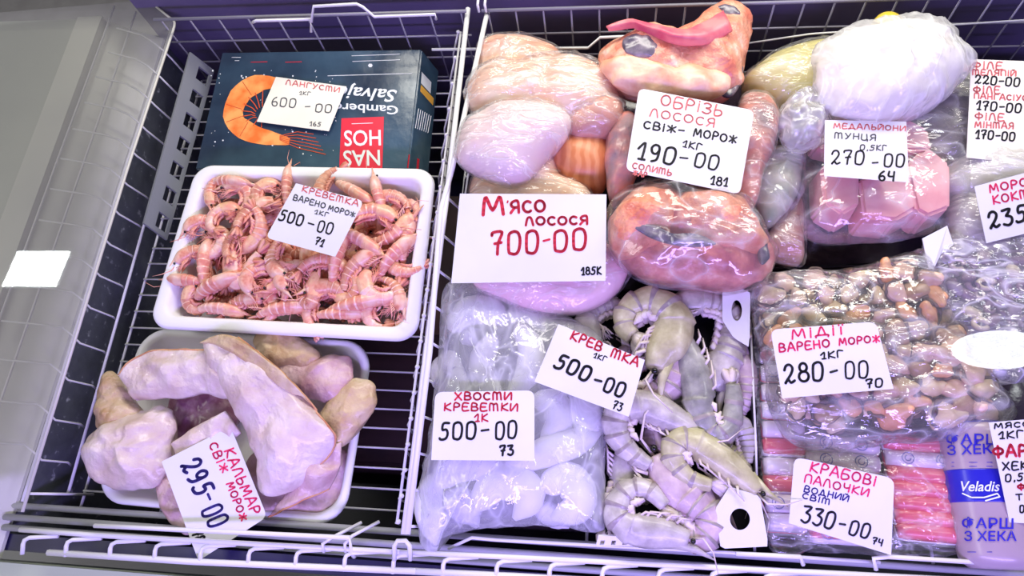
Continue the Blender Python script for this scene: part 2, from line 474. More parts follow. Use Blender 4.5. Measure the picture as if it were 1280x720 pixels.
# ------------------------------------------------------------------ ceiling lamps (seen as reflections in the lid and in the disc added on the bag)
def mirror_lamp(px, zg, H):
    out = []
    for (x, y) in px:
        p = at(x, y, zg); d = ray(x, y).normalized(); d.z = -d.z
        out.append(p + d * ((H - p.z) / d.z))
    return out
lampm = bpy.data.materials.new('lamp_diffuser'); lampm.use_nodes = True
_b = lampm.node_tree.nodes['Principled BSDF']; _b.inputs['Emission Color'].default_value = (.95, 1, 1, 1); _b.inputs['Emission Strength'].default_value = 60
q = mirror_lamp([(22, 314), (88, 314), (70, 358), (2, 358)], zl, 2.47)
for qq, lab_ in ((mirror_lamp([(1165, 400), (1340, 400), (1340, 474), (1165, 474)], .152, 2.47), 'wide white panel lamp on the shop ceiling over the right basket'),):
    c = sum(qq, Vector()) / 4; t = thing('ceiling_light', lab_, 'lamp', c)
    lm2 = lampm.copy(); lm2.node_tree.nodes['Principled BSDF'].inputs['Emission Strength'].default_value = 26
    bm = bmesh.new(); bm.faces.new([bm.verts.new(p) for p in qq]); mk('diffuser', bm, lm2, t, smooth=False)
    bm = bmesh.new(); qo = [c + (p - c) * 1.12 + Vector((0, 0, .004)) for p in qq]; hexa(bm, qo + [p + Vector((0, 0, .025)) for p in qo]); mk('frame', bm, greyp, t, smooth=False)
c = sum(q, Vector()) / 4
t = thing('ceiling_light', 'bright white panel lamp on the shop ceiling', 'lamp', c)
bm = bmesh.new(); bm.faces.new([bm.verts.new(p) for p in q]); mk('diffuser', bm, lampm, t, smooth=False)
bm = bmesh.new(); qo = [c + (p - c) * 1.12 + Vector((0, 0, .004)) for p in q]; hexa(bm, qo + [p + Vector((0, 0, .025)) for p in qo]); mk('frame', bm, greyp, t, smooth=False)

# ------------------------------------------------------------------ handwriting
def arc(cx, cy, rx, ry, a0, a1, n=9): return [(cx + rx * math.cos(R(a0 + (a1 - a0) * k / n)), cy + ry * math.sin(R(a0 + (a1 - a0) * k / n))) for k in range(n + 1)]
G = {
 'А': (.75, [[(0, 0), (.3, 1), (.45, 1), (.75, 0)], [(.12, .38), (.64, .38)]]),
 'Б': (.7, [[(.65, 1), (.1, 1), (.05, 0), (.5, 0), (.68, .25), (.5, .52), (.08, .52)]]),
 'В': (.7, [[(.05, 0), (.1, 1), (.45, 1), (.6, .8), (.45, .55), (.1, .52)], [(.45, .55), (.68, .28), (.5, 0), (.05, 0)]]),
 'Г': (.6, [[(.05, 0), (.1, 1), (.6, .95)]]),
 'Д': (.8, [[(0, -.12), (.02, .08), (.75, .08), (.78, -.12)], [(.12, .08), (.38, 1), (.62, .08)]]),
 'Е': (.65, [[(.62, 1), (.1, 1), (.05, 0), (.65, .02)], [(.08, .52), (.5, .52)]]),
 'Ж': (.85, [[(.42, 0), (.42, 1)], [(.05, .85), (.8, .15)], [(.8, .85), (.05, .15)]]),
 'З': (.65, [[(.05, .9), (.3, 1), (.58, .85), (.5, .6), (.25, .53)], [(.25, .53), (.62, .35), (.5, .08), (.25, 0), (0, .12)]]),
 'И': (.72, [[(.05, 1), (.05, 0), (.66, 1), (.68, 0)]]),
 'Й': (.72, [[(.05, 1), (.05, 0), (.66, 1), (.68, 0)], [(.22, 1.18), (.36, 1.1), (.5, 1.18)]]),
 'І': (.22, [[(.1, 0), (.12, .75)], [(.12, .95), (.12, 1.0)]]),
 'Ї': (.34, [[(.17, 0), (.18, .75)], [(.06, .97), (.06, 1.02)], [(.3, .97), (.3, 1.02)]]),
 'К': (.7, [[(.05, 0), (.1, 1)], [(.65, 1), (.1, .45), (.68, 0)]]),
 'Л': (.7, [[(.02, 0), (.15, .8), (.32, 1), (.5, .85), (.66, 0)]]),
 'М': (.9, [[(.03, 0), (.15, 1), (.42, .25), (.72, 1), (.84, 0)]]),
 'Н': (.72, [[(.05, 0), (.08, 1)], [(.64, 1), (.66, 0)], [(.07, .5), (.65, .5)]]),
 'О': (.78, [arc(.38, .5, .35, .48, 100, 460, 12)]),
 'П': (.7, [[(.05, 0), (.08, .95), (.6, .98), (.66, 0)]]),
 'Р': (.65, [[(.05, 0), (.1, 1), (.45, 1), (.62, .75), (.45, .5), (.1, .48)]]),
 'С': (.68, [arc(.38, .5, .34, .48, 50, 310, 9)]),
 'Т': (.95, [[(.05, 0), (.08, .95), (.32, .98), (.42, .8), (.44, 0)], [(.44, .8), (.6, .98), (.78, .9), (.85, 0)]]),
 'т': (.7, [[(.0, 1), (.7, 1)], [(.35, 1), (.35, 0)]]),
 'У': (.68, [[(.05, 1), (.32, .45)], [(.65, 1), (.3, .2), (.1, 0)]]),
 'Ф': (.85, [[(.42, -.05), (.42, 1.05)], arc(.42, .55, .38, .3, 90, 450, 12)]),
 'Х': (.7, [[(.02, 1), (.66, 0)], [(.64, 1), (.02, 0)]]),
 'Ц': (.75, [[(.05, 1), (.05, .05), (.6, .05), (.6, 1)], [(.6, .05), (.72, .05), (.7, -.2)]]),
 'Ч': (.68, [[(.06, 1), (.1, .55), (.3, .42), (.6, .55)], [(.62, 1), (.6, 0)]]),
 'Ш': (.95, [[(.05, 1), (.04, 0), (.88, 0), (.9, 1)], [(.46, 1), (.46, 0)]]),
 'Ь': (.62, [[(.1, 1), (.05, 0), (.45, 0), (.6, .25), (.45, .5), (.08, .48)]]),
 'Я': (.7, [[(.62, 0), (.6, 1), (.25, 1), (.08, .75), (.25, .48), (.6, .48)], [(.35, .48), (.03, 0)]]),
 "'": (.2, [[(.12, 1.05), (.08, .85)]]),
 '-': (.6, [[(.05, .48), (.55, .52)]]), '.': (.2, [[(.1, 0), (.12, .03)]]), ',': (.25, [[(.14, .06), (.08, -.15)]]), ' ': (.5, []),
 '0': (.78, [[(.2, .95), (.08, .80), (.04, .14), (.16, .02), (.44, .0), (.62, .2), (.7, .62), (.62, .92), (.4, 1.0), (.2, .95)]]),
 '1': (.5, [[(.0, .62), (.38, 1), (.3, 0)], [(.1, .02), (.48, .02)]]),
 '2': (.75, [[(.08, .72), (.2, .95), (.45, 1), (.62, .8), (.5, .5), (.12, .08), (.1, .02)], [(.12, .08), (.3, .18), (.45, .02), (.7, .12)]]),
 '3': (.68, [[(.06, .95), (.58, .98), (.28, .6)], [(.28, .6), (.6, .48), (.6, .18), (.35, 0), (.04, .1)]]),
 '4': (.7, [[(.12, 1), (.08, .5), (.6, .5)], [(.62, 1), (.58, 0)]]),
 '5': (.75, [[(.72, .98), (.3, .96), (.22, .58), (.5, .6), (.6, .35), (.45, .06), (.1, 0), (.0, .08)]]),
 '6': (.7, [[(.5, 1), (.2, .75), (.06, .35), (.2, .02), (.5, .02), (.62, .28), (.45, .5), (.12, .4)]]),
 '7': (.68, [[(.05, .85), (.12, .98), (.62, .98), (.38, .5), (.3, 0)], [(.18, .48), (.55, .52)]]),
 '8': (.72, [arc(.36, .76, .24, .23, 270, 630, 10), arc(.36, .27, .32, .27, 90, 450, 11)]),
 '9': (.7, [[(.58, .7), (.42, .48), (.18, .52), (.1, .8), (.3, 1), (.55, .92), (.58, .6), (.5, .15), (.2, 0)]]),
}


def ribbon(bm, pts, w, nrm):
    hw = w / 2
    for a, b in zip(pts, pts[1:]):
        d = b - a
        if d.length < 1e-7: continue
        s = nrm.cross(d).normalized() * hw
        bm.faces.new([bm.verts.new(p) for p in (a - s, b - s, b + s, a + s)])
    for p in pts:
        u = nrm.orthogonal().normalized(); v = nrm.cross(u)
        bm.faces.new([bm.verts.new(p + (u * math.cos(2 * math.pi * k / 8) + v * math.sin(2 * math.pi * k / 8)) * hw) for k in range(8)])


def smooth2(pl):
    if len(pl) < 3: return pl
    q = spl([Vector((x, y, 0)) for x, y in pl], len(pl) * 3)
    return [(v.x, v.y) for v in q]


def write(bm, text, p0, p1, h, sw, proj, nrm, jit=.03):
    text = text.upper() if text != 'т' else text
    p0 = Vector(p0); p1 = Vector(p1); ln = (p1 - p0).length; d = (p1 - p0) / ln; up = Vector((d.y, -d.x))
    W_ = sum(G[c][0] for c in text) + .22 * (len(text) - 1)
    sx = ln / W_; x = 0
    mpp = (proj(p0.x + d.x, p0.y + d.y) - proj(p0.x, p0.y)).length
    for c in text:
        w, pl = G[c]; jy = rnd.uniform(-jit, jit) * h
        for L in pl:
            q = [p0 + d * ((x + a) * sx) + up * (b * h + jy) for a, b in smooth2(L)]
            ribbon(bm, [proj(v.x, v.y) for v in q], sw * mpp, nrm)
        x += w + .22


def price_card(corners, label, texts, mat=None, rounded=(), thick=.0005, name='price_card', extra=None):
    """corners TL, TR, BR, BL as (px, py, z); the fourth is put in the plane of the first, second and last"""
    A, B, D = at(*corners[0]), at(*corners[1]), at(*corners[3])
    n = (B - A).cross(D - A).normalized()
    if n.z < 0: n = -n

    def proj(px, py, off=.0004):
        d = ray(px, py); a0 = A + n * off
        return CAM + d * ((a0 - CAM).dot(n) / d.dot(n))
    Q = [proj(c[0], c[1], 0) for c in corners]
    out = []
    for i in range(4):
        p = Q[i]
        if i in rounded:
            a = (Q[i - 1] - p); b = (Q[(i + 1) % 4] - p); r = min(.010, a.length * .3, b.length * .3)
            s, e = p + a.normalized() * r, p + b.normalized() * r
            for k in range(6):
                t = k / 5; out.append(s * (1 - t) ** 2 + p * 2 * t * (1 - t) + e * t * t)
        else: out.append(p)
    base = min(Q, key=lambda v: v.z)
    cc = sum(Q, Vector()) / 4
    t = thing(name, label, 'price card', Vector((cc.x, cc.y, base.z)))
    bm = bmesh.new(); top = [bm.verts.new(p) for p in out]; bot = [bm.verts.new(p - n * thick) for p in out]
    bm.faces.new(top); bm.faces.new(bot[::-1])
    for k in range(len(out)): bm.faces.new((top[k], bot[k], bot[(k + 1) % len(out)], top[(k + 1) % len(out)]))
    mk('card', bm, mat or cardm, t, smooth=False)
    for (ink, tx, x0, y0, x1, y1, h, sw) in texts:
        b = bmesh.new(); write(b, tx, (x0, y0), (x1, y1), h, sw * 1.28, proj, n)
        mk({'r': 'red', 'b': 'black', 'p': 'pink', 'v': 'violet', 'f': 'pale_red', 'g': 'pale_black'}[ink] + '_lettering', b, INK[ink], t, smooth=False)
    return t


price_card([(345, 96, .090), (433, 108, .089), (411, 164, .083), (321, 152, .083)], 'cream price card reading 600-00 lying on the dark carton',
 [('f', 'ЛАНГУСТИ', 357, 105.5, 424, 115.5, 6, 1), ('g', '1кг', 374, 118, 388, 119, 4, .7), ('g', '600', 339, 131.5, 370, 135, 11, 1.1), ('g', '-', 381, 137, 388, 137, 8, 1.1), ('g', '00', 394, 139.5, 415, 141, 10, 1.1), ('g', '165', 387, 157, 401, 158, 5, .8)], mat=cream)
price_card([(370, 229, .168), (455, 251, .168), (419, 321, .156), (332, 297, .156)], 'white price card reading 500-00 and 71 on the heap of pink cooked shrimps',
 [('f', 'КРЕВЕТКА', 377, 239, 447, 258, 7, 1.1), ('g', 'варено', 366, 249.5, 406, 260.5, 6.5, 1.1), ('g', 'морож', 410, 262, 443, 271.5, 6, 1.1), ('g', '1кг', 393, 267, 410, 271, 5, .9), ('b', '500', 348, 275, 378, 282.5, 13.5, 1.7), ('b', '-', 383, 283, 391, 286, 10, 1.4), ('b', '00', 396, 289, 415, 293.5, 14, 1.5), ('b', '71', 393, 304.5, 403, 308.5, 9, 1.4)], rounded=(1, 3))
price_card([(202, 577, .105), (288, 533, .100), (334, 646, .085), (248, 701, .085)], 'white price card reading 295-00 turned sideways on the pale squid',
 [('p', 'кальмар', 280, 564, 315, 644, 12, 1.7), ('p', 'свіж', 261, 556, 277, 592, 10, 1.6), ('p', 'мороз'.replace('з', 'ж'), 283, 605, 301, 652, 9, 1.6), ('v', '295', 225, 582, 246, 622, 25, 3), ('v', '-', 254, 619, 257, 627, 12, 2.4), ('v', '00', 252, 639, 263, 662, 26, 2.6), ('b', '78', 240, 667, 244, 678, 13, 2)], rounded=(1, 2))
price_card([(799, 110, .215), (943, 138, .215), (925, 243, .202), (782, 213, .202)], 'white price card reading 190-00 and 181 among the salmon trimmings',
 [('f', 'ОБРІЗЬ', 825, 131, 902, 145, 13, 1.6), ('f', 'лосося', 812, 145, 893, 159, 10, 1.4), ('b', 'свіж-', 804, 160, 855, 168, 9, 1.7), ('b', 'морож', 866.5, 170, 920, 179.5, 9.5, 1.7), ('b', '1кг', 853, 183, 876, 188.5, 8, 1.4), ('b', '190', 796, 198, 844, 206, 21, 2.5), ('b', '-', 848, 204, 859, 206, 16, 1.8), ('b', '00', 867.5, 208, 898, 213, 18, 2), ('b', '181', 888, 230, 909, 233, 10.5, 1.7), ('f', 'солить', 790, 210, 839, 219.5, 7, 1.3), ('f', 'жар', 791, 218.5, 808, 222, 6, 1.2)], rounded=(0, 1, 2, 3))
price_card([(575, 242, .185), (758, 243, .185), (757, 351, .158), (564, 354, .158)], 'large white price card reading 700-00 in red on the salmon packs',
 [('r', 'М', 603, 269, 631, 268, 22, 3.4), ('r', "'", 633, 262, 636, 262, 10, 1.6), ('r', 'ясо', 638, 266.5, 682, 264, 14, 2.8), ('r', 'лосося', 657, 281.5, 735, 280, 10, 2.4), ('r', '700', 615, 318, 675, 315, 28, 3), ('r', '-', 680, 309, 689, 307.5, 17, 2.2), ('r', '00', 693, 314, 735, 311, 26, 3), ('b', '185к', 727, 343.5, 751.5, 342.5, 9, 1.7)])
price_card([(1031, 150, .186), (1133, 152, .186), (1136, 228, .172), (1030, 220, .172)], 'white price card reading 270-00 and 64 on the pink tuna pieces',
 [('f', 'МЕДАЛЬЙОНИ', 1042, 160, 1132, 163.5, 6, 1.2), ('g', 'тунця', 1043, 172.5, 1095, 175.5, 7, 1.3), ('g', '0,5кг', 1075, 187.5, 1108, 188, 6.5, 1.2), ('b', '270', 1038.5, 205, 1081, 206, 17, 1.8), ('b', '-', 1090, 211, 1098, 211, 15, 1.7), ('b', '00', 1105, 208, 1131.5, 208.5, 16, 1.8), ('b', '64', 1098, 225, 1118, 226.5, 11.5, 2)])
price_card([(1214, 74, .19), (1300, 77, .19), (1300, 206, .15), (1208, 197, .15)], 'cream price card listing 220-00 and 170-00 twice at right edge',
 [('f', 'ФІЛЕ', 1215.5, 85.5, 1253, 86.5, 8.5, 1.5), ('f', 'теляпій', 1215.5, 93.5, 1270, 95, 6.5, 1.4), ('b', '220-00', 1218.5, 104, 1275, 108, 10.5, 1.7), ('f', 'ФІЛЕ', 1216.5, 116.5, 1250, 117, 8.5, 1.5), ('f', 'пангасіус', 1217.5, 123, 1284, 126, 6.5, 1.4), ('b', '170-00', 1220.5, 137, 1277, 141, 11, 1.7), ('f', 'ФІЛЕ', 1218.5, 149.5, 1255, 151, 8.5, 1.5), ('f', 'мінтая', 1218.5, 159, 1267, 161, 7, 1.4), ('b', '170-00', 1219.5, 173, 1269, 176, 10.5, 1.7)], mat=cream)
price_card([(1218, 233, .165), (1300, 211, .165), (1314, 284, .142), (1233, 304, .142)], 'white price card reading 235 leaning over the seafood cocktail bag',
 [('p', 'МОРС', 1237.5, 241, 1284, 232, 9.5, 1.7), ('p', 'кокт', 1242, 255.5, 1287, 246, 10, 1.7), ('b', '235', 1237, 285.5, 1285, 276, 20, 2.8)])
price_card([(963, 412, .168), (1095, 402, .168), (1117, 486, .158), (978, 498, .158)], 'white price card reading 280-00 and 70 on the mussel bag',
 [('p', 'МІДІЇ', 990, 424, 1055, 417.5, 11.5, 1.8), ('p', 'варено', 974, 440, 1037.5, 433.5, 9.5, 1.8), ('p', 'морож', 1049, 431.5, 1100, 427.5, 8.5, 1.7), ('b', '1кг', 1026.5, 449, 1054, 446, 8, 1.6), ('b', '280', 980.5, 479.5, 1031, 475, 23, 2.6), ('b', '-', 1039, 474, 1049, 472, 18, 2.2), ('b', '00', 1057, 473.5, 1087, 471, 21, 2), ('b', '70', 1083, 485, 1104.5, 483, 10.5, 1.8)], rounded=(0, 1))
price_card([(993, 571, .132), (1118, 598, .132), (1114, 694, .116), (986, 654, .116)], 'white price card reading 330-00 on the red and white crab sticks',
 [('p', 'КРАБОВІ', 1012, 588.5, 1094, 607.5, 11.5, 1.8), ('p', 'палочки', 1005, 602.5, 1085, 620.5, 9.5, 1.6), ('v', 'водний', 1004.5, 614.5, 1060, 627, 7.5, 1.3), ('v', 'світ', 1002.5, 622.5, 1037, 631, 6.5, 1.3), ('b', '330', 1000.5, 652, 1042, 662, 21, 2.4), ('b', '-', 1047, 663, 1055, 665, 17, 2.2), ('b', '00', 1060.5, 668, 1086, 674, 18, 2.2), ('b', '74', 1090, 679.5, 1102.5, 682.5, 8, 1.6)], rounded=(0, 1))
price_card([(698, 405, .156), (806, 450, .156), (786, 521, .150), (668, 477, .150)], 'white price card reading 500-00 under a split red word, between tails and raw prawns',
 [('r', 'КРЕВ', 712.5, 423.5, 750.5, 439, 10.5, 1.9), ('r', 'тка', 763, 445, 796.5, 458, 10.5, 1.9), ('b', '1кг', 741.5, 446.5, 757, 452, 6, 1.1), ('b', '500', 692, 459, 735, 477.5, 18.5, 2.8), ('b', '-', 741, 481, 750, 484, 14, 2.6), ('b', '00', 753.5, 488.5, 779, 497, 18, 2.5), ('b', '73', 765, 510, 775.5, 514.5, 10, 1.5)])
price_card([(544, 490, .158), (668, 488, .158), (668, 576, .154), (539, 575, .154)], 'white price card reading 500-00 and 73 square on the frosty shrimp tail bag',
 [('r', 'ХВОСТИ', 568.5, 499.8, 639.5, 499.8, 9, 1.8), ('r', 'КРЕВЕТКИ', 555, 513, 647, 513.5, 9, 1.7), ('r', '1К', 593.5, 527, 610, 526.5, 9, 1.6), ('b', '500', 549.5, 549, 596, 548.5, 21, 2.4), ('b', '-', 601.5, 548, 612, 547.5, 20, 2.2), ('b', '00', 619.5, 548.5, 647, 548, 21.5, 2.2), ('b', '73', 625, 569.5, 642, 569, 12, 2.2)], rounded=(0, 1))
price_card([(1236, 528, .152), (1310, 522, .152), (1315, 656, .132), (1262, 653, .132)], 'white price card with red letters at the lower right edge beside the mince tube',
 [('b', 'мясо', 1243, 535.5, 1288, 533, 6, 1.5), ('b', '1кг', 1249, 548.5, 1279, 546.5, 8.5, 1.6), ('r', 'ФАРШ', 1241.5, 572, 1302, 568.5, 13, 2.8), ('b', 'хека', 1253.5, 588, 1297, 585.5, 9.5, 1.7), ('b', '0,5кг', 1257, 602, 1297, 599, 9, 1.6), ('r', 'фа', 1272, 612.5, 1292, 611.5, 7, 2), ('b', 'т', 1270.5, 625, 1278, 624.5, 7, 1.5), ('b', '0,5', 1275, 641, 1292, 640, 9, 1.6)])


# ------------------------------------------------------------------ prints projected on a surface
def printed(text, p0, p1, h, bvh, off=.0005, flip=False, shear=0.):
    """2-D lettering laid on the surface bvh between two picture points; returns a bmesh"""
    cu = bpy.data.curves.new('t', 'FONT'); cu.body = text; cu.size = 1; cu.fill_mode = 'FRONT'; cu.resolution_u = 3; cu.offset = .014
    o = bpy.data.objects.new('t', cu); COL.objects.link(o); bpy.context.view_layer.update()
    me = bpy.data.meshes.new_from_object(o.evaluated_get(bpy.context.evaluated_depsgraph_get()))
    bpy.data.objects.remove(o); bpy.data.curves.remove(cu)
    bm = bmesh.new(); bm.from_mesh(me); bpy.data.meshes.remove(me)
    bmesh.ops.triangulate(bm, faces=bm.faces[:])
    for _ in range(4):
        es = [e for e in bm.edges if e.calc_length() > .14]
        if es: bmesh.ops.subdivide_edges(bm, edges=es, cuts=1); bmesh.ops.triangulate(bm, faces=bm.faces[:])
    xs = [v.co.x for v in bm.verts]; ys = [v.co.y for v in bm.verts]
    x0, x1 = min(xs), max(xs); y1 = .73
    p0 = Vector(p0); p1 = Vector(p1); d = p1 - p0; u = d.normalized(); up = Vector((u.y, -u.x))
    for v in bm.verts:
        a = (v.co.x - x0) / (x1 - x0); b = v.co.y / y1
        q = p0 + d * a + up * (b * h) + u * (shear * b * h)
        v.co = surf(bvh, q.x, q.y, off)
    return bm


def surf(bvh, px, py, off):
    d = ray(px, py).normalized(); hit = bvh.ray_cast(CAM, d)
    if hit[0] is None: return at(px, py, .1)
    n = hit[1] if hit[1].dot(d) < 0 else -hit[1]
    return hit[0] + n * off


def patch(poly, bvh, off=.0004):
    bm = bmesh.new(); bm.faces.new([bm.verts.new(surf(bvh, x, y, off)) for x, y in poly]); bmesh.ops.triangulate(bm, faces=bm.faces[:]); return bm


# ------------------------------------------------------------------ prawn carton (top left)
cT = [at(277, 65, .088), at(527, 61, .088), at(510, 214, .070), at(243, 212, .070)]
dn = at(549, 89, .03) - cT[1]
cB = [p + dn for p in cT]
cl_ = min(p.z for p in cB)
cb = thing('prawn_carton', 'dark blue glossy carton with an orange prawn printed on top', 'carton', (sum(p.x for p in cT) / 4, sum(p.y for p in cT) / 4, cl_))
bm = bmesh.new(); hexa(bm, [cB[0], cB[1], cB[2], cB[3], cT[0], cT[1], cT[2], cT[3]])
bmesh.ops.recalc_face_normals(bm, faces=bm.faces[:])
cbv = BVHTree.FromBMesh(bm)
bmesh.ops.bevel(bm, geom=bm.edges[:], offset=.0025, segments=2, affect='EDGES')
cartm = M('carton_print_sheen', (28, 46, 66), (60, 88, 106), (92, 120, 134), scale=6, lo=.35, hi=.62, rough=.25, bump=.3, bscale=14, coat=.6)  # lighter teal tones put the gloss sheen into the print colour
mk('box', bm, cartm, cb, smooth=False)
whi = M('white_print', (232, 238, 238), rough=.4); redp = M('red_print', (226, 38, 62), rough=.4); orp = M('orange_prawn_print', (245, 120, 45), (255, 175, 95), scale=30, rough=.4)
dor = M('dark_orange_print', (214, 84, 40), rough=.4); gold = M('gold_print', (232, 176, 70), rough=.4)


def ribpx(bm, pp, w, bvh, off):
    pts = [surf(bvh, x, y, off) for x, y in pp]; ribbon(bm, pts, w, Vector((0, -.12, 1)).normalized())
# prawn picture: C shaped body of segments
cen = spl([Vector((*p, 0)) for p in ((350, 104), (325, 104), (303, 116), (292, 138), (296, 155), (318, 168), (345, 174), (362, 177))], 26)
bm = bmesh.new(); prev = None
for i, p in enumerate(cen):
    t = (cen[min(i + 1, 25)] - cen[max(i - 1, 0)]).normalized(); n_ = Vector((-t.y, t.x, 0))
    w = 12 * min(1, .45 + i / 9) * (1 if i < 17 else 1 - (i - 17) / 12) * (1 + .06 * (i % 4 == 0))
    a, b = p - n_ * w, p + n_ * w
    row = [bm.verts.new(surf(cbv, q.x, q.y, .0006)) for q in (a, p, b)]
    if prev:
        for k in range(2): bm.faces.new((prev[k], prev[k + 1], row[k + 1], row[k]))
    prev = row
pic = mk('prawn_print', bm, orp, cb, smooth=False)
bm = bmesh.new()
for k in range(9):
    a = cen[3 + k * 2]; q = Vector((328, 137, 0)); d = (q - a); ribpx(bm, [(a.x + d.x * .3, a.y + d.y * .3), (a.x + d.x * .62, a.y + d.y * .62 + 2), (a.x + d.x * .75, a.y + d.y * .75 + 5)], .0016, cbv, .0008)
mk('legs_print', bm, dor, pic, smooth=False); bm = bmesh.new()
for k in range(6): ribpx(bm, [(350, 170 + k), (372, 165 + k * 4), (392 + k * 3, 168 + k * 5)], .0012, cbv, .0008)
mk('feeler_print', bm, dor, pic, smooth=False); bm = bmesh.new()
for k in (6, 10, 13, 16):
    p = cen[k]; t = (cen[k + 1] - cen[k - 1]).normalized(); n_ = Vector((-t.y, t.x, 0)); ribpx(bm, [(p.x - n_.x * 10, p.y - n_.y * 10), (p.x + n_.x * 10, p.y + n_.y * 10)], .0012, cbv, .0008)
mk('segment_print', bm, dor, pic, smooth=False)
bm = bmesh.new()
for k in range(70):
    x = rnd.uniform(262, 420); y = rnd.uniform(88, 195); s = rnd.choice((.5, .5, .7, 1.1)); bm.faces.new([bm.verts.new(surf(cbv, x + s * math.cos(a), y + s * math.sin(a), .0003)) for a in (0, 1.05, 2.1, 3.14, 4.2, 5.24)])
mk('speckle_print', bm, whi, cb, smooth=False)
mk('salvaje_lettering', printed('Salvaje', (497, 113), (424, 108), 16, cbv, shear=.35), whi, cb, smooth=False)
mk('gamberoni_lettering', printed('Gamberoni', (498, 133), (402, 128), 11, cbv), whi, cb, smooth=False)
bm = patch([(427, 148), (480, 146), (478, 212), (424, 212)], cbv, .0004); mk('red_panel', bm, redp, cb, smooth=False)
bm = printed('HOS', (476, 163), (430, 164), 20, cbv, .0009); mk('panel_lettering', bm, whi, cb, smooth=False)
bm = printed('NAS', (475, 188), (429, 189), 20, cbv, .0009); mk('panel_lettering', bm, whi, cb, smooth=False)
bm = bmesh.new()
for (x0, y0, x1, y1) in ((440, 70, 500, 68), (441, 77, 500, 75), (410, 95, 515, 92), (290, 72, 301, 72), (294, 76, 299, 76), (440, 155, 466, 154)): ribpx(bm, [(x0, y0), (x1, y1)], .0011, cbv, .0006)
for x in (463,): bm.faces.new([bm.verts.new(surf(cbv, x + 3 * math.cos(a), 82 + 2.5 * math.sin(a), .0005)) for a in (0, 1.05, 2.1, 3.14, 4.2, 5.24)])
mk('small_print', bm, whi, cb, smooth=False)
bm = bmesh.new(); [ribpx(bm, [(x, 78), (x + 20, 77.5)], .0012, cbv, .0006) for x in (314, 357)]; mk('red_small_print', bm, redp, cb, smooth=False)
bm = patch([(527, 90), (539, 103), (538, 117), (526, 104)], cbv); mk('side_label', bm, whi, cb, smooth=False)
bm = patch([(526, 106), (542, 123), (541, 132), (525, 114)], cbv); mk('side_label', bm, gold, cb, smooth=False)
bm = bmesh.new()
for k in range(7): ribpx(bm, [(519 + k * 2.6, 160 + k), (523 + k * 2.6, 136 + k * 1.5)], .0009, cbv, .0005)
mk('side_print', bm, whi, cb, smooth=False)
bm = patch([(511, 193), (524, 199), (523, 212), (509, 210)], cbv); mk('side_red_panel', bm, redp, cb, smooth=False)


# ------------------------------------------------------------------ foam trays
def tray(cs, h, rad, lip, label, name='foam_tray'):
    C = [at(*c) for c in cs]
    L = [(C[1] - C[0]).length, (C[3] - C[0]).length]
    nrm = (C[1] - C[0]).cross(C[3] - C[0]).normalized()
    if nrm.z < 0: nrm = -nrm
    def loop(inset, dz, r):
        pts = []
        u0, v0 = inset / L[0], inset / L[1]
        for (cu, cv, a0) in ((u0, v0, 180), (1 - u0, v0, 270), (1 - u0, 1 - v0, 0), (u0, 1 - v0, 90)):
            ru, rv = r / L[0], r / L[1]
            mu = cu + (ru if cu < .5 else -ru); mv = cv + (rv if cv < .5 else -rv)
            for k in range(9):
                a = R(a0 + 90 * k / 8); u = mu + ru * math.cos(a); v = mv + rv * math.sin(a)
                pts.append(C[0].lerp(C[1], u).lerp(C[3].lerp(C[2], u), v) + nrm * dz)
        return pts
    prof = [(.026, -h), (.006, -.012), (.001, -.010), (0, -.006), (.001, -.002), (.004, 0), (lip - .003, 0), (lip, -.001), (lip + .003, -.006), (lip + .012, -h + .010), (lip + .02, -h + .004)]
    c = sum(C, Vector()) / 4 - nrm * h
    t = thing(name, label, 'tray', c)
    bm = bmesh.new(); prev = None
    for (i, dz) in prof:
        row = [bm.verts.new(p) for p in loop(i, dz, max(.012, rad - i * .5))]
        if prev:
            for k in range(len(row)): bm.faces.new((prev[k], prev[(k + 1) % len(row)], row[(k + 1) % len(row)], row[k]))
        else: bm.faces.new(row[::-1])
        prev = row
    bm.faces.new(prev)
    mk('tray', bm, foam, t); return t, C, nrm
tr1, TC, TN = tray([(245, 205, .122), (545, 210, .122), (520, 427, .108), (183, 409, .108)], .052, .030, .018, 'white foam tray heaped with pink cooked shrimps')
tr2, TC2, TN2 = tray([(178, 408, .056), (466, 426, .056), (428, 660, .050), (114, 627, .050)], .050, .045, .010, 'white foam tray holding the pale squid pieces')


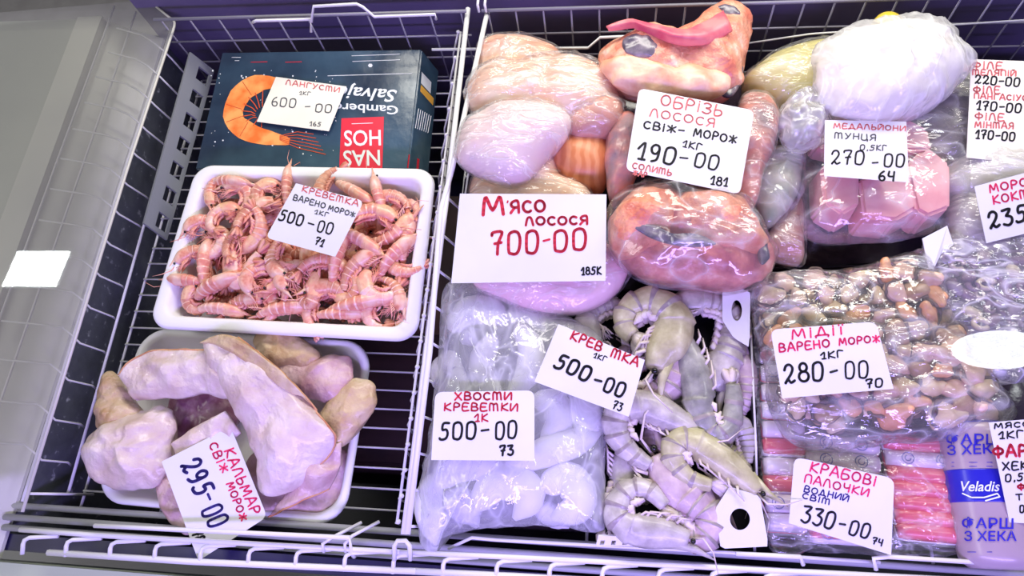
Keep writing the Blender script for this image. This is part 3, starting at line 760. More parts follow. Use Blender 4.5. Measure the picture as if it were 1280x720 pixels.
# ------------------------------------------------------------------ shrimps
def shrimp(root, path, rad, N, shell, headm, eyem, legm, dsign=None, saw=.06, fan=.9, ant=1.0, tailm=None, headfrac=.36, leg=1.0, nr=40, seam=None):
    """path: 3-D points, tip of the head first, tail last; N: normal of the plane the body lies in; eye beads, legs, tail fan are parts"""
    q_ = nr / 40; hi_ = int(2 * q_); P = spl(path, nr); N = N.normalized()
    T = [(P[min(i + 1, nr - 1)] - P[max(i - 1, 0)]).normalized() for i in range(nr)]
    if dsign is None:
        s = sum(T[i].cross(T[i + 1]).dot(N) for i in range(nr - 1)); dsign = 1 if s < 0 else -1
    D = [(N.cross(t)).normalized() * dsign for t in T]      # towards the back
    def rr(t):
        if t < headfrac: return .30 + .72 * math.sin(min(1, t / (headfrac * .72)) * math.pi / 2)
        return 1.02 - .58 * ((t - headfrac) / (1 - headfrac)) ** 1.35
    def ringset(bm, i0, i1, cap0=True, cap1=True):
        prev = None
        for i in range(i0, i1 + 1):
            t = i / (nr - 1); r = rr(t) * rad
            if t > headfrac:
                ph = ((t - headfrac) / (.94 - headfrac) * 6) % 1; r *= 1 + saw * (1 - ph) - saw * .4
            if i == i0 and not cap0: r *= .90
            row = []
            for k in range(12):
                a = 2 * math.pi * k / 12; cd_ = math.cos(a); sd = math.sin(a)
                hd = 1.12 if cd_ > 0 else (.82 if t < headfrac else .62)
                row.append(bm.verts.new(P[i] + D[i] * (cd_ * r * hd) + N * (sd * r * .80)))
            if prev:
                ph2 = ((t - headfrac) / (.94 - headfrac) * 6) % 1 if t > headfrac + .03 else .5
                for k in range(12): bm.faces.new((prev[k], prev[(k + 1) % 12], row[(k + 1) % 12], row[k])).material_index = 1 if (seam and ph2 < .16 and .03 < t - headfrac) else 0
            elif cap0: bm.faces.new(row[::-1])
            prev = row
        if cap1: bm.faces.new(prev)
    ih = int(headfrac * (nr - 1)) + 1
    bm = bmesh.new(); ringset(bm, ih - 1, nr - int(3 * q_), cap0=False); sh_ = mk('shell', bm, shell, root)
    if seam: sh_.data.materials.append(seam)
    bm = bmesh.new(); ringset(bm, hi_, ih, cap1=False)
    p = P[hi_] + D[hi_] * rad * .25; t0 = -T[hi_]
    tube(bm, [p - t0 * rad * .9 + D[hi_] * rad * .3, p + t0 * rad * .5 + D[hi_] * rad * .22, p + t0 * rad * 1.7 + D[hi_] * rad * .45], [rad * .34, rad * .22, rad * .03], 6)
    hd = mk('head', bm, headm, root)
    bm = bmesh.new()
    for s in (-1, 1): sphere(bm, P[hi_] + t0 * rad * .25 + N * s * rad * .42 + D[hi_] * rad * .1, rad * .17, u=8, v=6)
    mk('eyes', bm, eyem, hd)
    bm = bmesh.new()
    for k in range(5):                                       # walking legs
        i = int((5 + k * 2) * q_); b = P[i] - D[i] * rad * .6
        for s in (-1, 1):
            b2 = b + N * s * rad * .35
            tube(bm, [b2, b2 - D[i] * rad * .6 * leg - T[i] * rad * .5 * leg + N * s * rad * .12, b2 - D[i] * rad * .75 * leg - T[i] * rad * (1.5 + .2 * k) * leg], [rad * .1, rad * .08, rad * .03], 5)
    for k in range(5):                                       # swimming legs
        i = ih + int((1 + k * 3) * q_); b = P[i] - D[i] * rad * .45
        for s in (-1, 1):
            b2 = b + N * s * rad * .3
            tube(bm, [b2, b2 - D[i] * rad * .4 * leg + T[i] * rad * .3 * leg, b2 - D[i] * rad * .5 * leg + T[i] * rad * 1.0 * leg], [rad * .18, rad * .22, rad * .06], 5)
    mk('legs', bm, legm, root)
    if fan:
        bm = bmesh.new(); b = P[nr - int(3 * q_)]; t = T[nr - int(3 * q_)]
        for k, a in enumerate((-28, -12, 4, 18, 32)):
            d = (t * math.cos(R(a)) + D[nr - int(3 * q_)] * math.sin(R(a)) * -1).normalized(); s = d.cross(N).normalized(); l = rad * 1.75 * fan
            for zz in ((k % 2 - .5) * rad * .25,):
                ring = []
                for (f, w) in ((-.1, .14), (.4, .30), (.8, .30), (1, .06)):
                    q = b + d * l * f + N * zz
                    ring.append([bm.verts.new(q + s * rad * w * e + N * h_ * rad * .07) for e, h_ in ((-1, 0), (0, 1), (1, 0), (0, -1))])
                for a_, b_ in zip(ring, ring[1:]):
                    for m in range(4): bm.faces.new((a_[m], a_[(m + 1) % 4], b_[(m + 1) % 4], b_[m]))
                bm.faces.new(ring[0][::-1]); bm.faces.new(ring[-1])
        mk('tail_fan', bm, tailm or legm, root)
    if ant:
        bm = bmesh.new(); p = P[hi_]
        for s in (-1, 1):
            tube(bm, [p, p + t0 * rad * 1.6 * ant + N * s * rad * .5 - D[hi_] * rad * .2, p + t0 * rad * 3.0 * ant + N * s * rad * .9 + D[hi_] * rad * .4 * s, p + t0 * rad * 4.0 * ant + N * s * rad * .6 + D[hi_] * rad * 1.4 * s], [rad * .09, rad * .07, rad * .05, rad * .02], 4)
        mk('antennae', bm, legm, root)


pk = [M('cooked_shell', (230, 160, 142), (242, 198, 180), (250, 228, 214), scale=80, rough=.38, lo=.35, hi=.6, coat=.3, bump=.1, bscale=220),
      M('cooked_shell_red', (222, 138, 118), (238, 178, 156), (248, 214, 196), scale=90, rough=.4, lo=.38, hi=.62, coat=.3, bump=.1, bscale=220),
      M('cooked_shell_brown', (204, 132, 108), (224, 164, 138), (238, 196, 172), scale=90, rough=.42, lo=.38, hi=.62, coat=.3, bump=.1, bscale=220)]
pleg = M('cooked_legs', (222, 134, 114), (238, 180, 162), scale=60, rough=.45)
cseam = M('cooked_shell_seam', (244, 204, 186), (236, 184, 166), scale=60, rough=.38, coat=.3)
phead = M('cooked_head', (234, 156, 136), (238, 190, 150), (214, 120, 104), scale=60, lo=.4, hi=.6, rough=.38, coat=.3)
phead2 = M('cooked_head_pale', (238, 196, 176), (232, 166, 140), (214, 130, 108), scale=70, lo=.42, hi=.6, rough=.38, coat=.3)
eyeb = M('black_eye', (16, 14, 14), rough=.2)
def arcpath(r, a0, a1, squash=1., n=7): return [Vector((r * math.cos(R(a0 + (a1 - a0) * k / n)), r * squash * math.sin(R(a0 + (a1 - a0) * k / n)), 0)) for k in range(n + 1)]
def centre(path):
    c = sum(path, Vector()) / len(path); return [p - c for p in path]
paths = [centre(arcpath(.017, 100, -150)), centre(arcpath(.020, 120, -90)), centre(arcpath(.034, 60, -60)),
         centre([Vector(p) for p in ((.026, .016, 0), (.012, .010, 0), (-.004, .005, 0), (-.014, -.002, 0), (-.008, -.009, 0), (.006, -.013, 0), (.020, -.022, 0))]),
         centre([Vector(p) for p in ((.036, 0, -.004), (.022, 0, .002), (.004, 0, .004), (-.014, 0, .002), (-.028, 0, -.004), (-.038, 0, -.012))]),
         centre([Vector(p) for p in ((.034, .002, 0), (.018, .004, 0), (0, .003, 0), (-.016, -.004, 0), (-.026, -.014, 0))])]
protos = []
GR = 'cooked shrimps heaped in the foam tray'
LB = 'pink cooked shrimp heaped with many alike in the upper foam tray'
def reg(root): KIDS[root.name] = [o for o in COL.objects if o.parent == root]; [KIDS.__setitem__(c.name, [o for o in COL.objects if o.parent == c]) for c in KIDS[root.name]]
for m in range(2):
    for i, p in enumerate(paths):
        root = thing('cooked_shrimp', LB, 'shrimp', (0, 0, 0), GR)
        pp = [Vector((q.x, q.y * (-1 if m else 1), q.z)) for q in p]
        sm = pk[(i + m * 2) % 3]
        shrimp(root, pp, .0106 if i != 4 else .0108, Vector((0, 0, 1)) if i != 4 else Vector((0, 1, 0)), sm, phead if m else phead2, eyeb, pleg, ant=.55 if i % 2 else .8, saw=.13, leg=.9, nr=60, seam=cseam)
        reg(root); protos.append(root)
used = [False] * len(protos)
def put(i, loc, rz, s=1., tx=0, ty=0, label=None):
    o = protos[i] if not used[i] else copy_tree(protos[i]); used[i] = True
    o.location = loc; o.rotation_euler = (R(tx), R(ty), R(rz)); o.scale = (s, s, s)
    o['label'] = label or LB; o['_w'] = tuple(loc); return o
top = [(280, 224, -8, 4, 1.0), (293, 240, 20, 1, 1.1), (313, 262, 42, 5, 1.1), (297, 330, 90, 3, 1.25), (347, 323, 200, 2, 1.1), (263, 363, 20, 4, 1.1), (232, 358, 175, 4, .95), (370, 348, 150, 0, 1.1), (343, 368, 60, 1, .9),
       (407, 335, 95, 8, 1.05), (453, 340, 40, 5, 1.1), (420, 375, 75, 2, 1.15), (452, 386, 15, 4, 1.15), (482, 362, 260, 7, 1.1), (500, 285, 50, 11, 1.1), (470, 268, 100, 8, 1.15), (483, 243, 110, 4, .9), (500, 246, 75, 2, .9), (456, 302, -30, 10, 1.0),
       (504, 322, 50, 4, 1.0), (501, 372, 290, 5, .9), (480, 396, 190, 7, 1.0), (327, 388, 20, 1, 1.0), (297, 388, 5, 5, 1.0), (251, 333, 95, 4, 1.0), (258, 304, 20, 0, 1.05), (237, 322, 100, 2, .95), (236, 380, 190, 6, .9), (397, 389, 170, 8, 1.1),
       (412, 229, 170, 2, 1.05), (448, 234, -30, 10, 1.0), (330, 238, 150, 6, 1.0), (359, 226, 95, 4, .85), (312, 286, -10, 8, 1.05), (517, 258, 70, 1, .85), (428, 322, 80, 4, 1.0), (260, 232, -70, 11, .85), (340, 345, 30, 7, .95), (385, 365, 110, 9, 1.0),
       (270, 268, 160, 7, 1.0), (245, 285, 60, 1, .95), (288, 300, 70, 5, 1.0), (440, 365, -60, 6, .9), (520, 300, 80, 4, .9), (515, 335, 250, 8, .9), (355, 395, 10, 4, 1.0), (268, 395, -5, 10, .9), (430, 400, 5, 4, .95), (320, 350, 120, 1, .95), (505, 395, 60, 0, .9)]
tray_o = TC[0]
def tz(px, py, dz):     # a point dz above the tray rim plane
    d = ray(px, py); a = TC[0] + TN * dz
    return CAM + d * ((a - CAM).dot(TN) / d.dot(TN))
for k, (x, y, a, i, s) in enumerate(top):
    edge = min((x - 225) / 60, (530 - x) / 60, (y - 215) / 50, (402 - y) / 50, 1)
    lab = None
    x = 370 + (x - 370) * .93; y = 312 + (y - 312) * .92
    put(i, tz(x, y, -.012 + .018 * max(0, edge)), a, s * 1.1, rnd.uniform(-18, 18), rnd.uniform(-14, 14), lab)
k = 0
for gy in range(6):
    for gx in range(10):
        u = (gx + .5 + (gy % 2 - .5) * .4) / 10; v = (gy + .5) / 6
        p = TC[0].lerp(TC[1], .16 + .68 * u).lerp(TC[3].lerp(TC[2], .16 + .68 * u), .19 + .62 * v) - TN * .030
        put(rnd.randrange(12), p, rnd.uniform(0, 360), rnd.uniform(.9, 1.05), rnd.uniform(-15, 15), rnd.uniform(-12, 12))


# ------------------------------------------------------------------ squid pieces in the lower tray
sq = [M('squid_meat', (208, 180, 172), (234, 216, 212), (240, 230, 228), scale=20, rough=.4, lo=.28, hi=.6, coat=.35, bump=.6, bscale=50),
      M('squid_meat_pink', (186, 140, 138), (222, 192, 190), (236, 220, 218), scale=24, rough=.42, lo=.28, hi=.6, coat=.3, bump=.6, bscale=60),
      M('squid_meat_yellow', (188, 150, 108), (218, 194, 158), (234, 218, 194), scale=24, rough=.42, lo=.28, hi=.6, coat=.3, bump=.6, bscale=60),
      M('squid_inside', (120, 70, 96), (186, 148, 164), scale=26, rough=.4, lo=.4, hi=.62, coat=.3, bump=.3, bscale=70)]
rime = M('squid_skin_edge', (188, 120, 84), (214, 164, 120), scale=30, rough=.5)


def piece(name, label, cat, outline, z, top, bot, mat, group=None, film=None, fgrow=.0025, fcrum=.003, **kw):
    loc = [at(p[0], p[1], p[2] if len(p) > 2 else z) for p in outline]; c = sum(loc, Vector()) / len(loc); c.z = min(p.z for p in loc) - bot
    if film is None:
        o = mk(name, blob(outline, z, top, bot, **kw), mat); tag(o, label, cat, group); return o
    t = thing(name, label, cat, c, group)
    kw2 = dict(kw); kw2.pop('cen', None)
    mk('content', blob(outline, z, top, bot, **kw), mat, t)
    kw2.update(grow=fgrow, crum=fcrum, seg=120, rings=18)
    mk('plastic_wrap', blob(outline, z, top, bot + .002, **kw2), film, t)
    return t


def prism(o, z, h, bev=.004, sh=.004):
    P = [at(x, y, z) for x, y in o]; c = sum(P, Vector()) / len(P); bm = bmesh.new()
    a = [bm.verts.new(p) for p in P]; b = [bm.verts.new(p + (p - c).normalized() * sh - Vector((0, 0, h))) for p in P]
    bm.faces.new(a); bm.faces.new(b[::-1])
    for k in range(len(P)): bm.faces.new((a[k], b[k], b[(k + 1) % len(P)], a[(k + 1) % len(P)]))
    bmesh.ops.bevel(bm, geom=bm.edges[:], offset=bev, segments=2, affect='EDGES', clamp_overlap=True)
    bmesh.ops.triangulate(bm, faces=bm.faces[:])
    bmesh.ops.subdivide_edges(bm, edges=[e for e in bm.edges if e.calc_length() > .012], cuts=1)
    for v in bm.verts: v.co += Vector((nz(v.co, 40, 1), nz(v.co, 40, 2), nz(v.co, 40, 3))) * .0015
    return bm


def edge_pts(T, which):
    out = []
    for w in which:
        L = {'n': T[0], 's': T[-1], 'w': [r[0] for r in T], 'e': [r[-1] for r in T]}[w]
        out.append(([.0012 + .0012 * abs(nz(p, 90, 4)) for p in L], L))
    return out


def sheet(name, label, quad, z, mat, thick=.007, wav=.008, seed=0, edge=None, group=None):
    """thick flap of meat: a bent sheet through a grid of picture points with heights"""
    rows = [[at(*p) for p in r] for r in quad]
    nu, nv = 26, 26
    rr_ = [spl(r, nu) for r in rows]
    g = list(zip(*[spl([r[i] for r in rr_], nv) for i in range(nu)]))
    bm = bmesh.new(); top = []; bot = []
    for j in range(nv):
        a = []; b = []
        for i in range(nu):
            p = g[j][i]; e = min(i, nu - 1 - i, j, nv - 1 - j) / 3; th = thick * (min(1, .25 + e * .75)) ** .5
            d = wav * nz(p, 22, seed) + wav * .5 * (1 - 3 * abs(nz(p, 34, seed + 3))) + wav * .15 * nz(p, 110, seed)
            q = p + Vector((wav * .5 * nz(p, 30, seed + 7), wav * .5 * nz(p, 30, seed + 8), d))
            a.append(bm.verts.new(q + Vector((0, 0, th / 2)))); b.append(bm.verts.new(q - Vector((0, 0, th / 2))))
        top.append(a); bot.append(b)
    top_co = [[v.co.copy() for v in r] for r in top]
    for L in (top, bot):
        for j in range(nv - 1):
            for i in range(nu - 1): bm.faces.new((L[j][i], L[j][i + 1], L[j + 1][i + 1], L[j + 1][i]))
    for j in range(nv - 1):
        for i in (0, nu - 1): bm.faces.new((top[j][i], top[j + 1][i], bot[j + 1][i], bot[j][i]))
    for i in range(nu - 1):
        for j in (0, nv - 1): bm.faces.new((top[j][i], top[j][i + 1], bot[j][i + 1], bot[j][i]))
    ob = tag(mk(name, bm, mat), label, 'squid', group)
    if edge:
        for k, (er, pts) in enumerate(edge_pts(top_co, edge)):
            b2 = bmesh.new(); tube(b2, pts, er, 6); mk('skin_edge', b2, rime, ob)
    return ob


piece('squid_piece', 'pale squid chunk under the others at the right of the lower tray', 'squid', [(330, 560), (400, 545), (432, 570), (425, 625), (380, 640), (320, 645), (300, 610)], .030, .018, .02, sq[1], amp=.008, sc=30, seed=3, crum=.0035, csc=26, rings=16, seg=100)
piece('squid_piece', 'dark pink squid tube showing its inside in the middle of the lower tray', 'squid', [(215, 495), (260, 480), (290, 492), (300, 520), (275, 545), (235, 560), (210, 535)], .040, .012, .03, sq[3], amp=.006, sc=30, seed=4, crum=.0035, csc=26, rings=16, seg=100)
piece('squid_piece', 'small yellowish squid piece lying against the back edge of the lower tray', 'squid', [(320, 425), (335, 405), (352, 402), (378, 425), (398, 440), (392, 455), (350, 458), (325, 450)], .078, .016, .045, sq[2], amp=.007, sc=34, seed=5, crum=.0035, csc=26, rings=16, seg=100)
piece('squid_piece', 'pinkish squid tube with cut end lying toward the tray right corner', 'squid', [(330, 450), (370, 455), (400, 450), (436, 447), (437, 478), (425, 502), (395, 500), (350, 480)], .072, .014, .04, sq[1], amp=.005, sc=30, seed=6, crum=.0035, csc=26, rings=16, seg=100)
piece('squid_piece', 'yellow edged squid flap leaning over the right rim of the lower tray', 'squid', [(402, 520), (425, 490), (445, 476), (466, 484), (468, 505), (445, 540), (422, 560), (408, 545)], .074, .014, .03, sq[2], amp=.005, sc=30, seed=7, crum=.0035, csc=26, rings=16, seg=100)
piece('squid_piece', 'brownish squid tip hanging over the left rim of the lower tray', 'squid', [(122, 505), (132, 472), (146, 470), (165, 500), (178, 520), (160, 545), (128, 540)], .070, .018, .03, sq[2], amp=.006, sc=34, seed=8, crum=.0035, csc=26, rings=16, seg=100)
piece('squid_piece', 'pale lumpy squid piece bulging over the left rim of the lower tray', 'squid', [(112, 560), (125, 535), (165, 520), (208, 512), (214, 545), (208, 580), (185, 605), (150, 605), (122, 595)], .072, .026, .05, sq[0], amp=.009, sc=28, seed=9, crum=.007, csc=20, rings=16, seg=100)
piece('squid_piece', 'thin squid strip drooping toward the front rim beneath the price card', 'squid', [(195, 590), (215, 590), (232, 615), (245, 650), (230, 665), (208, 645), (198, 615)], .058, .012, .02, sq[1], amp=.006, sc=30, seed=10, crum=.0035, csc=26, rings=16, seg=100)
sheet('squid_piece', 'broad pale squid flap folded across the upper left of the lower tray', [[(152, 470, .088), (185, 442, .098), (240, 436, .102), (285, 440, .106)], [(160, 482, .09), (200, 462, .108), (250, 458, .112), (290, 468, .110)], [(170, 498, .08), (205, 482, .098), (255, 478, .104), (300, 490, .104)], [(176, 500, .070), (215, 500, .085), (262, 494, .09), (305, 505, .09)]], .09, sq[0], seed=2, edge='n', thick=.012, wav=.009)
sheet('squid_piece', 'narrow squid strip lying behind the sideways price card', [[(215, 556, .083), (250, 530, .093), (285, 515, .096)], [(222, 570, .082), (258, 545, .097), (292, 527, .098)], [(235, 588, .078), (268, 566, .088), (300, 540, .092)]], .09, sq[0], seed=6, thick=.010, wav=.006)
f_ = sheet('squid_piece', 'largest white squid sheet draped down the middle of the lower tray', [[(256, 430, .112), (280, 422, .122), (305, 432, .118), (322, 450, .108)], [(262, 455, .114), (290, 445, .130), (330, 460, .124), (372, 485, .104)], [(282, 495, .108), (305, 490, .124), (355, 505, .120), (412, 535, .098)], [(305, 540, .100), (325, 535, .114), (365, 548, .112), (418, 555, .092)], [(322, 585, .090), (335, 590, .100), (358, 600, .095), (385, 598, .080)], [(318, 612, .075), (335, 620, .080), (355, 618, .078), (372, 612, .070)]], .1, sq[0], seed=11, edge='e', thick=.010, wav=.010)
sheet('squid_piece', 'tan rimmed squid fold lying on top along the large white sheet', [[(250, 428, .126), (278, 418, .132), (300, 424, .132)], [(285, 438, .132), (312, 436, .138), (335, 450, .132)], [(330, 468, .130), (352, 466, .134), (372, 484, .122)], [(362, 492, .118), (380, 496, .118), (396, 512, .108)]], .1, sq[2], seed=13, edge='e', thick=.008, wav=.006)
sheet('squid_piece', 'translucent pink squid skin fold at the right front of the lower tray', [[(362, 598, .078), (392, 570, .084), (428, 552, .078)], [(352, 622, .070), (390, 606, .082), (424, 585, .074)], [(338, 645, .058), (380, 628, .066), (412, 612, .062)]], .07, sq[1], seed=15, edge='s', thick=.006, wav=.010)

# ------------------------------------------------------------------ slabs in dark wrap at the bottom of the right basket
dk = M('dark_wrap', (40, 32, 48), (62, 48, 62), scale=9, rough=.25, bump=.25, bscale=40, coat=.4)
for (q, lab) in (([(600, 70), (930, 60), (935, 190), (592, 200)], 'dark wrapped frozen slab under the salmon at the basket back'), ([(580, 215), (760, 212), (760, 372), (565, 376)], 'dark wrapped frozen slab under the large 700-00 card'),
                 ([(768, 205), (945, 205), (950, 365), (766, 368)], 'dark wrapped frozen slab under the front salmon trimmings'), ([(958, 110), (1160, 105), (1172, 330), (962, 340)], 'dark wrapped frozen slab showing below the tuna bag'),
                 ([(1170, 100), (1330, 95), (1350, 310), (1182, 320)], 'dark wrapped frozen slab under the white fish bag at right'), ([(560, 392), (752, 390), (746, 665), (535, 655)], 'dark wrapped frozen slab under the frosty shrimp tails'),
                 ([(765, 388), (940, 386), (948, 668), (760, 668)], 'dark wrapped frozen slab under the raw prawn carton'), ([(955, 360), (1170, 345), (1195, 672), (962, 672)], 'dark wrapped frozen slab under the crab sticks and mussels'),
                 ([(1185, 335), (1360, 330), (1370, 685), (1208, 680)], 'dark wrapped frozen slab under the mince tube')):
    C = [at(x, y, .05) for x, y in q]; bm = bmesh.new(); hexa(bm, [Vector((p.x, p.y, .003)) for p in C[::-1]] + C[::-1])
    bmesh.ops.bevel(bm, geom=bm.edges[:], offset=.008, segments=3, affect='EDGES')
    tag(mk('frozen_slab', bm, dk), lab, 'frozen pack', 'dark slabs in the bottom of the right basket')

# ------------------------------------------------------------------ salmon
sal = {'pale': M('salmon_pale', (240, 190, 158), (250, 218, 192), (252, 236, 220), scale=24, rough=.4, lo=.35, hi=.6, bump=.2, bscale=40),
       'peach': M('salmon_peach', (232, 168, 136), (248, 206, 176), (240, 182, 150), scale=34, rough=.4, lo=.38, hi=.6, bump=.2, bscale=40),
       'white': M('salmon_white_pink', (248, 226, 222), (238, 204, 206), (252, 240, 238), scale=8, rough=.4, lo=.4, hi=.62, bump=.1, bscale=30),
       'orange': M('salmon_orange', (206, 124, 76), (222, 148, 100), wave=22, rough=.4, lo=.2, hi=.8, bump=.1, bscale=40),
       'brown': M('salmon_brown', (206, 140, 118), (228, 172, 150), scale=12, rough=.4, bump=.2, bscale=40),
       'trim': M('salmon_trim', (222, 124, 98), (242, 172, 140), (250, 216, 194), scale=42, rough=.35, lo=.34, hi=.6, bump=.6, bscale=80, coat=.3),
       'trimd': M('salmon_trim_grey', (150, 124, 130), (222, 140, 124), (244, 190, 170), scale=16, rough=.35, lo=.34, hi=.52, bump=.3, bscale=50, coat=.3),
       'low': M('salmon_trim_pink_shade', (176, 92, 96), (214, 132, 122), (242, 190, 174), scale=40, rough=.35, lo=.36, hi=.6, bump=.4, bscale=60, coat=.3),  # darker pink for lower and inner folds, shade put into the colour
       'pinkv': M('salmon_pink', (242, 196, 206), (246, 216, 222), scale=9, rough=.4, bump=.15, bscale=40)}
sk = M('salmon_fin', (226, 86, 110), (244, 140, 140), scale=30, rough=.4); skin = M('salmon_skin', (72, 66, 84), (150, 138, 146), scale=50, rough=.3, coat=.4)
piece('salmon_pack', 'pale salmon pack furthest back by the basket divider', 'fish pack', [(600, 85, .13), (604, 55, .13), (640, 48, .13), (690, 60, .13), (708, 82, .13), (690, 105, .13), (620, 108, .13)], .13, .035, .08, sal['peach'], film=filmm, seed=21, amp=.006)
piece('salmon_pack', 'large salmon pack in crumpled film with a brownish right end', 'fish pack', [(588, 112), (606, 86), (650, 80), (705, 72), (745, 82), (772, 110), (777, 140), (762, 162), (725, 164), (690, 158), (640, 150), (592, 140)], .145, .045, .07, sal['pale'], film=filmh, seed=22, amp=.008, fcrum=.005)
piece('salmon_piece', 'orange salmon fillet end squeezed under the large film pack', 'fish', [(688, 190), (720, 166), (752, 163), (764, 188), (760, 225), (742, 236), (712, 230), (695, 212)], .125, .035, .06, sal['orange'], seed=23, amp=.005)
piece('salmon_pack', 'brownish salmon end bulging from behind the orange fillet', 'fish pack', [(706, 150), (740, 128), (772, 128), (777, 145), (760, 168), (722, 172)], .155, .03, .05, sal['brown'], film=filmm, seed=33, amp=.004)
piece('salmon_pack', 'pale salmon pack half hidden behind the 700-00 card', 'fish pack', [(590, 240), (600, 216), (645, 204), (690, 196), (706, 222), (738, 240), (730, 265), (600, 268)], .120, .035, .055, sal['pale'], film=filmm, seed=24, amp=.007)
piece('salmon_pack', 'rounded white and pink salmon pack on top beside the divider', 'fish pack', [(572, 190), (580, 158), (610, 140), (640, 132), (685, 135), (712, 148), (708, 172), (685, 195), (660, 222), (635, 230), (600, 218), (576, 205)], .165, .04, .045, sal['white'], film=filmh, seed=25, amp=.005, fcrum=.003)
piece('salmon_pack', 'pink salmon pack sticking out below the 700-00 card', 'fish pack', [(592, 352), (650, 322), (720, 300), (762, 306), (783, 332), (774, 362), (735, 386), (688, 389), (640, 378)], .115, .03, .055, sal['pinkv'], film=filmm, seed=26, amp=.005)

t = thing('salmon_trimming', 'large salmon trimming with a red fin on top of the heap at the back', 'fish', at(840, 90, .11))
mk('meat', blob([(748, 88), (756, 66), (786, 50), (830, 56), (868, 36), (893, 14), (915, 8), (932, 24), (935, 50), (931, 85), (916, 115), (880, 124), (840, 120), (800, 118), (768, 108)], .165, .045, .06, amp=.010, sc=22, seed=27, seg=110, rings=16, crum=.004, csc=22), sal['trim'], t)
fo = sheet('fin', 'x', [[(758, 34, .205), (785, 25, .214), (812, 30, .220), (845, 38, .222), (878, 30, .218), (904, 14, .205)], [(760, 36.5, .205), (786, 30, .216), (812, 37, .222), (843, 48, .226), (878, 44, .226), (910, 28, .216)], [(761, 39, .203), (787, 35, .210), (812, 44, .214), (840, 57, .214), (878, 56, .216), (914, 40, .208)]], 0, sk, thick=.006, wav=.004, seed=3)
for q_ in ('label', 'category'): del fo[q_]
fo.location = Vector(fo['_w']) - Vector(t['_w']); fo.parent = t
mk('skin', blob([(778, 50), (795, 42), (820, 44), (836, 56), (826, 70), (800, 72), (782, 64)], .206, .008, .012, amp=.005, sc=40, seed=28), skin, t)
mk('skin', blob([(835, 112), (850, 98), (868, 100), (872, 118), (855, 124)], .185, .006, .02, amp=.006, sc=40, seed=129), skin, t)
mk('skin', blob([(902, 116), (916, 96), (928, 84), (926, 104), (914, 120)], .172, .006, .012, amp=.006, sc=40, seed=128), skin, t)
mk('flap', blob([(752, 84), (770, 76), (830, 82), (900, 92), (912, 110), (880, 122), (820, 118), (775, 108)], .185, .022, .03, amp=.007, sc=26, seed=127, crum=.003), sal['peach'], t)
mk('skin', blob([(893, 14), (905, 8), (920, 10), (925, 18), (908, 22)], .196, .006, .012, amp=.004, sc=40, seed=29), skin, t)
piece('salmon_trimming', 'narrow salmon trimming left of the 190-00 card', 'fish', [(757, 215), (758, 180), (772, 150), (790, 140), (800, 165), (798, 205), (786, 240), (765, 248)], .145, .03, .07, sal['trimd'], seed=30, amp=.008, crum=.003)
piece('salmon_trimming', 'salmon trimming in film right of the 190-00 card', 'fish pack', [(925, 128), (955, 118), (974, 145), (968, 180), (955, 215), (942, 258), (918, 262), (910, 200)], .15, .03, .08, sal['trimd'], film=filmm, seed=31, amp=.007, crum=.002)
t = thing('salmon_trimming', 'thick wrapped salmon trimmings in front of the 190-00 card', 'fish pack', at(860, 300, .075))
trl = sal['trim']
for nm, o, z, tp, bt_, mt, sd_ in (('belly_fold', [(760, 292), (770, 262), (792, 242), (822, 234), (848, 246), (858, 272), (840, 300), (800, 318), (772, 315)], .162, .040, .07, trl, 131),
        ('back_fold', [(838, 262), (858, 246), (900, 246), (932, 258), (952, 290), (950, 312), (915, 318), (872, 308), (845, 290)], .160, .042, .07, trl, 132),
        ('front_fold', [(768, 300), (800, 296), (850, 302), (900, 306), (945, 300), (964, 322), (950, 347), (918, 359), (868, 355), (816, 347), (780, 328)], .140, .034, .065, sal['low'], 133),
        ('inner_fold', [(818, 262), (850, 252), (872, 262), (880, 290), (850, 300), (825, 288)], .170, .02, .03, sal['low'], 134)):
    mk(nm, blob(o, z, tp, bt_, amp=.008, sc=26, seed=sd_, crum=.003, csc=30, rings=14, seg=90), mt, t)
mk('grey_skin', blob([(790, 280), (815, 280), (838, 292), (868, 292), (896, 304), (868, 308), (836, 304), (808, 294)], .196, .004, .010, amp=.005, seed=35, sc=50), skin, t)
mk('grey_skin', blob([(936, 275), (952, 290), (962, 318), (952, 330), (945, 305)], .168, .006, .012, amp=.005, seed=36, sc=50), skin, t)
mk('plastic_wrap', blob([(755, 290), (764, 258), (788, 238), (822, 229), (858, 240), (905, 242), (935, 256), (957, 288), (970, 320), (955, 350), (920, 362), (870, 358), (816, 350), (774, 328)], .152, .058, .078, amp=.006, sc=22, seed=37, rings=20, seg=130, crum=.005, csc=22), filmg, t)

# ------------------------------------------------------------------ white and yellow packs, tuna bag and packs at the right
piece('yellow_fish_pack', 'pale yellow fish pack behind the clear film knot', 'fish pack', [(930, 112), (940, 88), (975, 68), (1035, 56), (1062, 80), (1058, 125), (1025, 142), (975, 135)], .13, .045, .07, M('yellow_fish', (206, 196, 122), (224, 214, 150), scale=8, rough=.4), film=filmm, seed=41, amp=.005)
piece('fish_fillet_pack', 'white fish fillet pack in crumpled film on top at the back', 'fish pack', [(1022, 98), (1030, 62), (1060, 46), (1105, 38), (1142, 33), (1184, 45), (1192, 66), (1210, 80), (1188, 108), (1165, 130), (1112, 146), (1070, 144), (1036, 130)], .185, .045, .06, M('white_fish', (250, 240, 228), (252, 246, 242), scale=8, rough=.45), film=filmw, seed=42, amp=.009, fcrum=.006, fgrow=.004)
piece('yellow_pack', 'small yellow pack peeking out behind the white fish fillet', 'fish pack', [(1088, 34), (1096, 22), (1112, 20), (1126, 28), (1124, 42), (1100, 44)], .16, .02, .04, M('yellow_wrap', (222, 190, 50), (236, 206, 80), scale=20, rough=.3), seed=43, amp=.003)
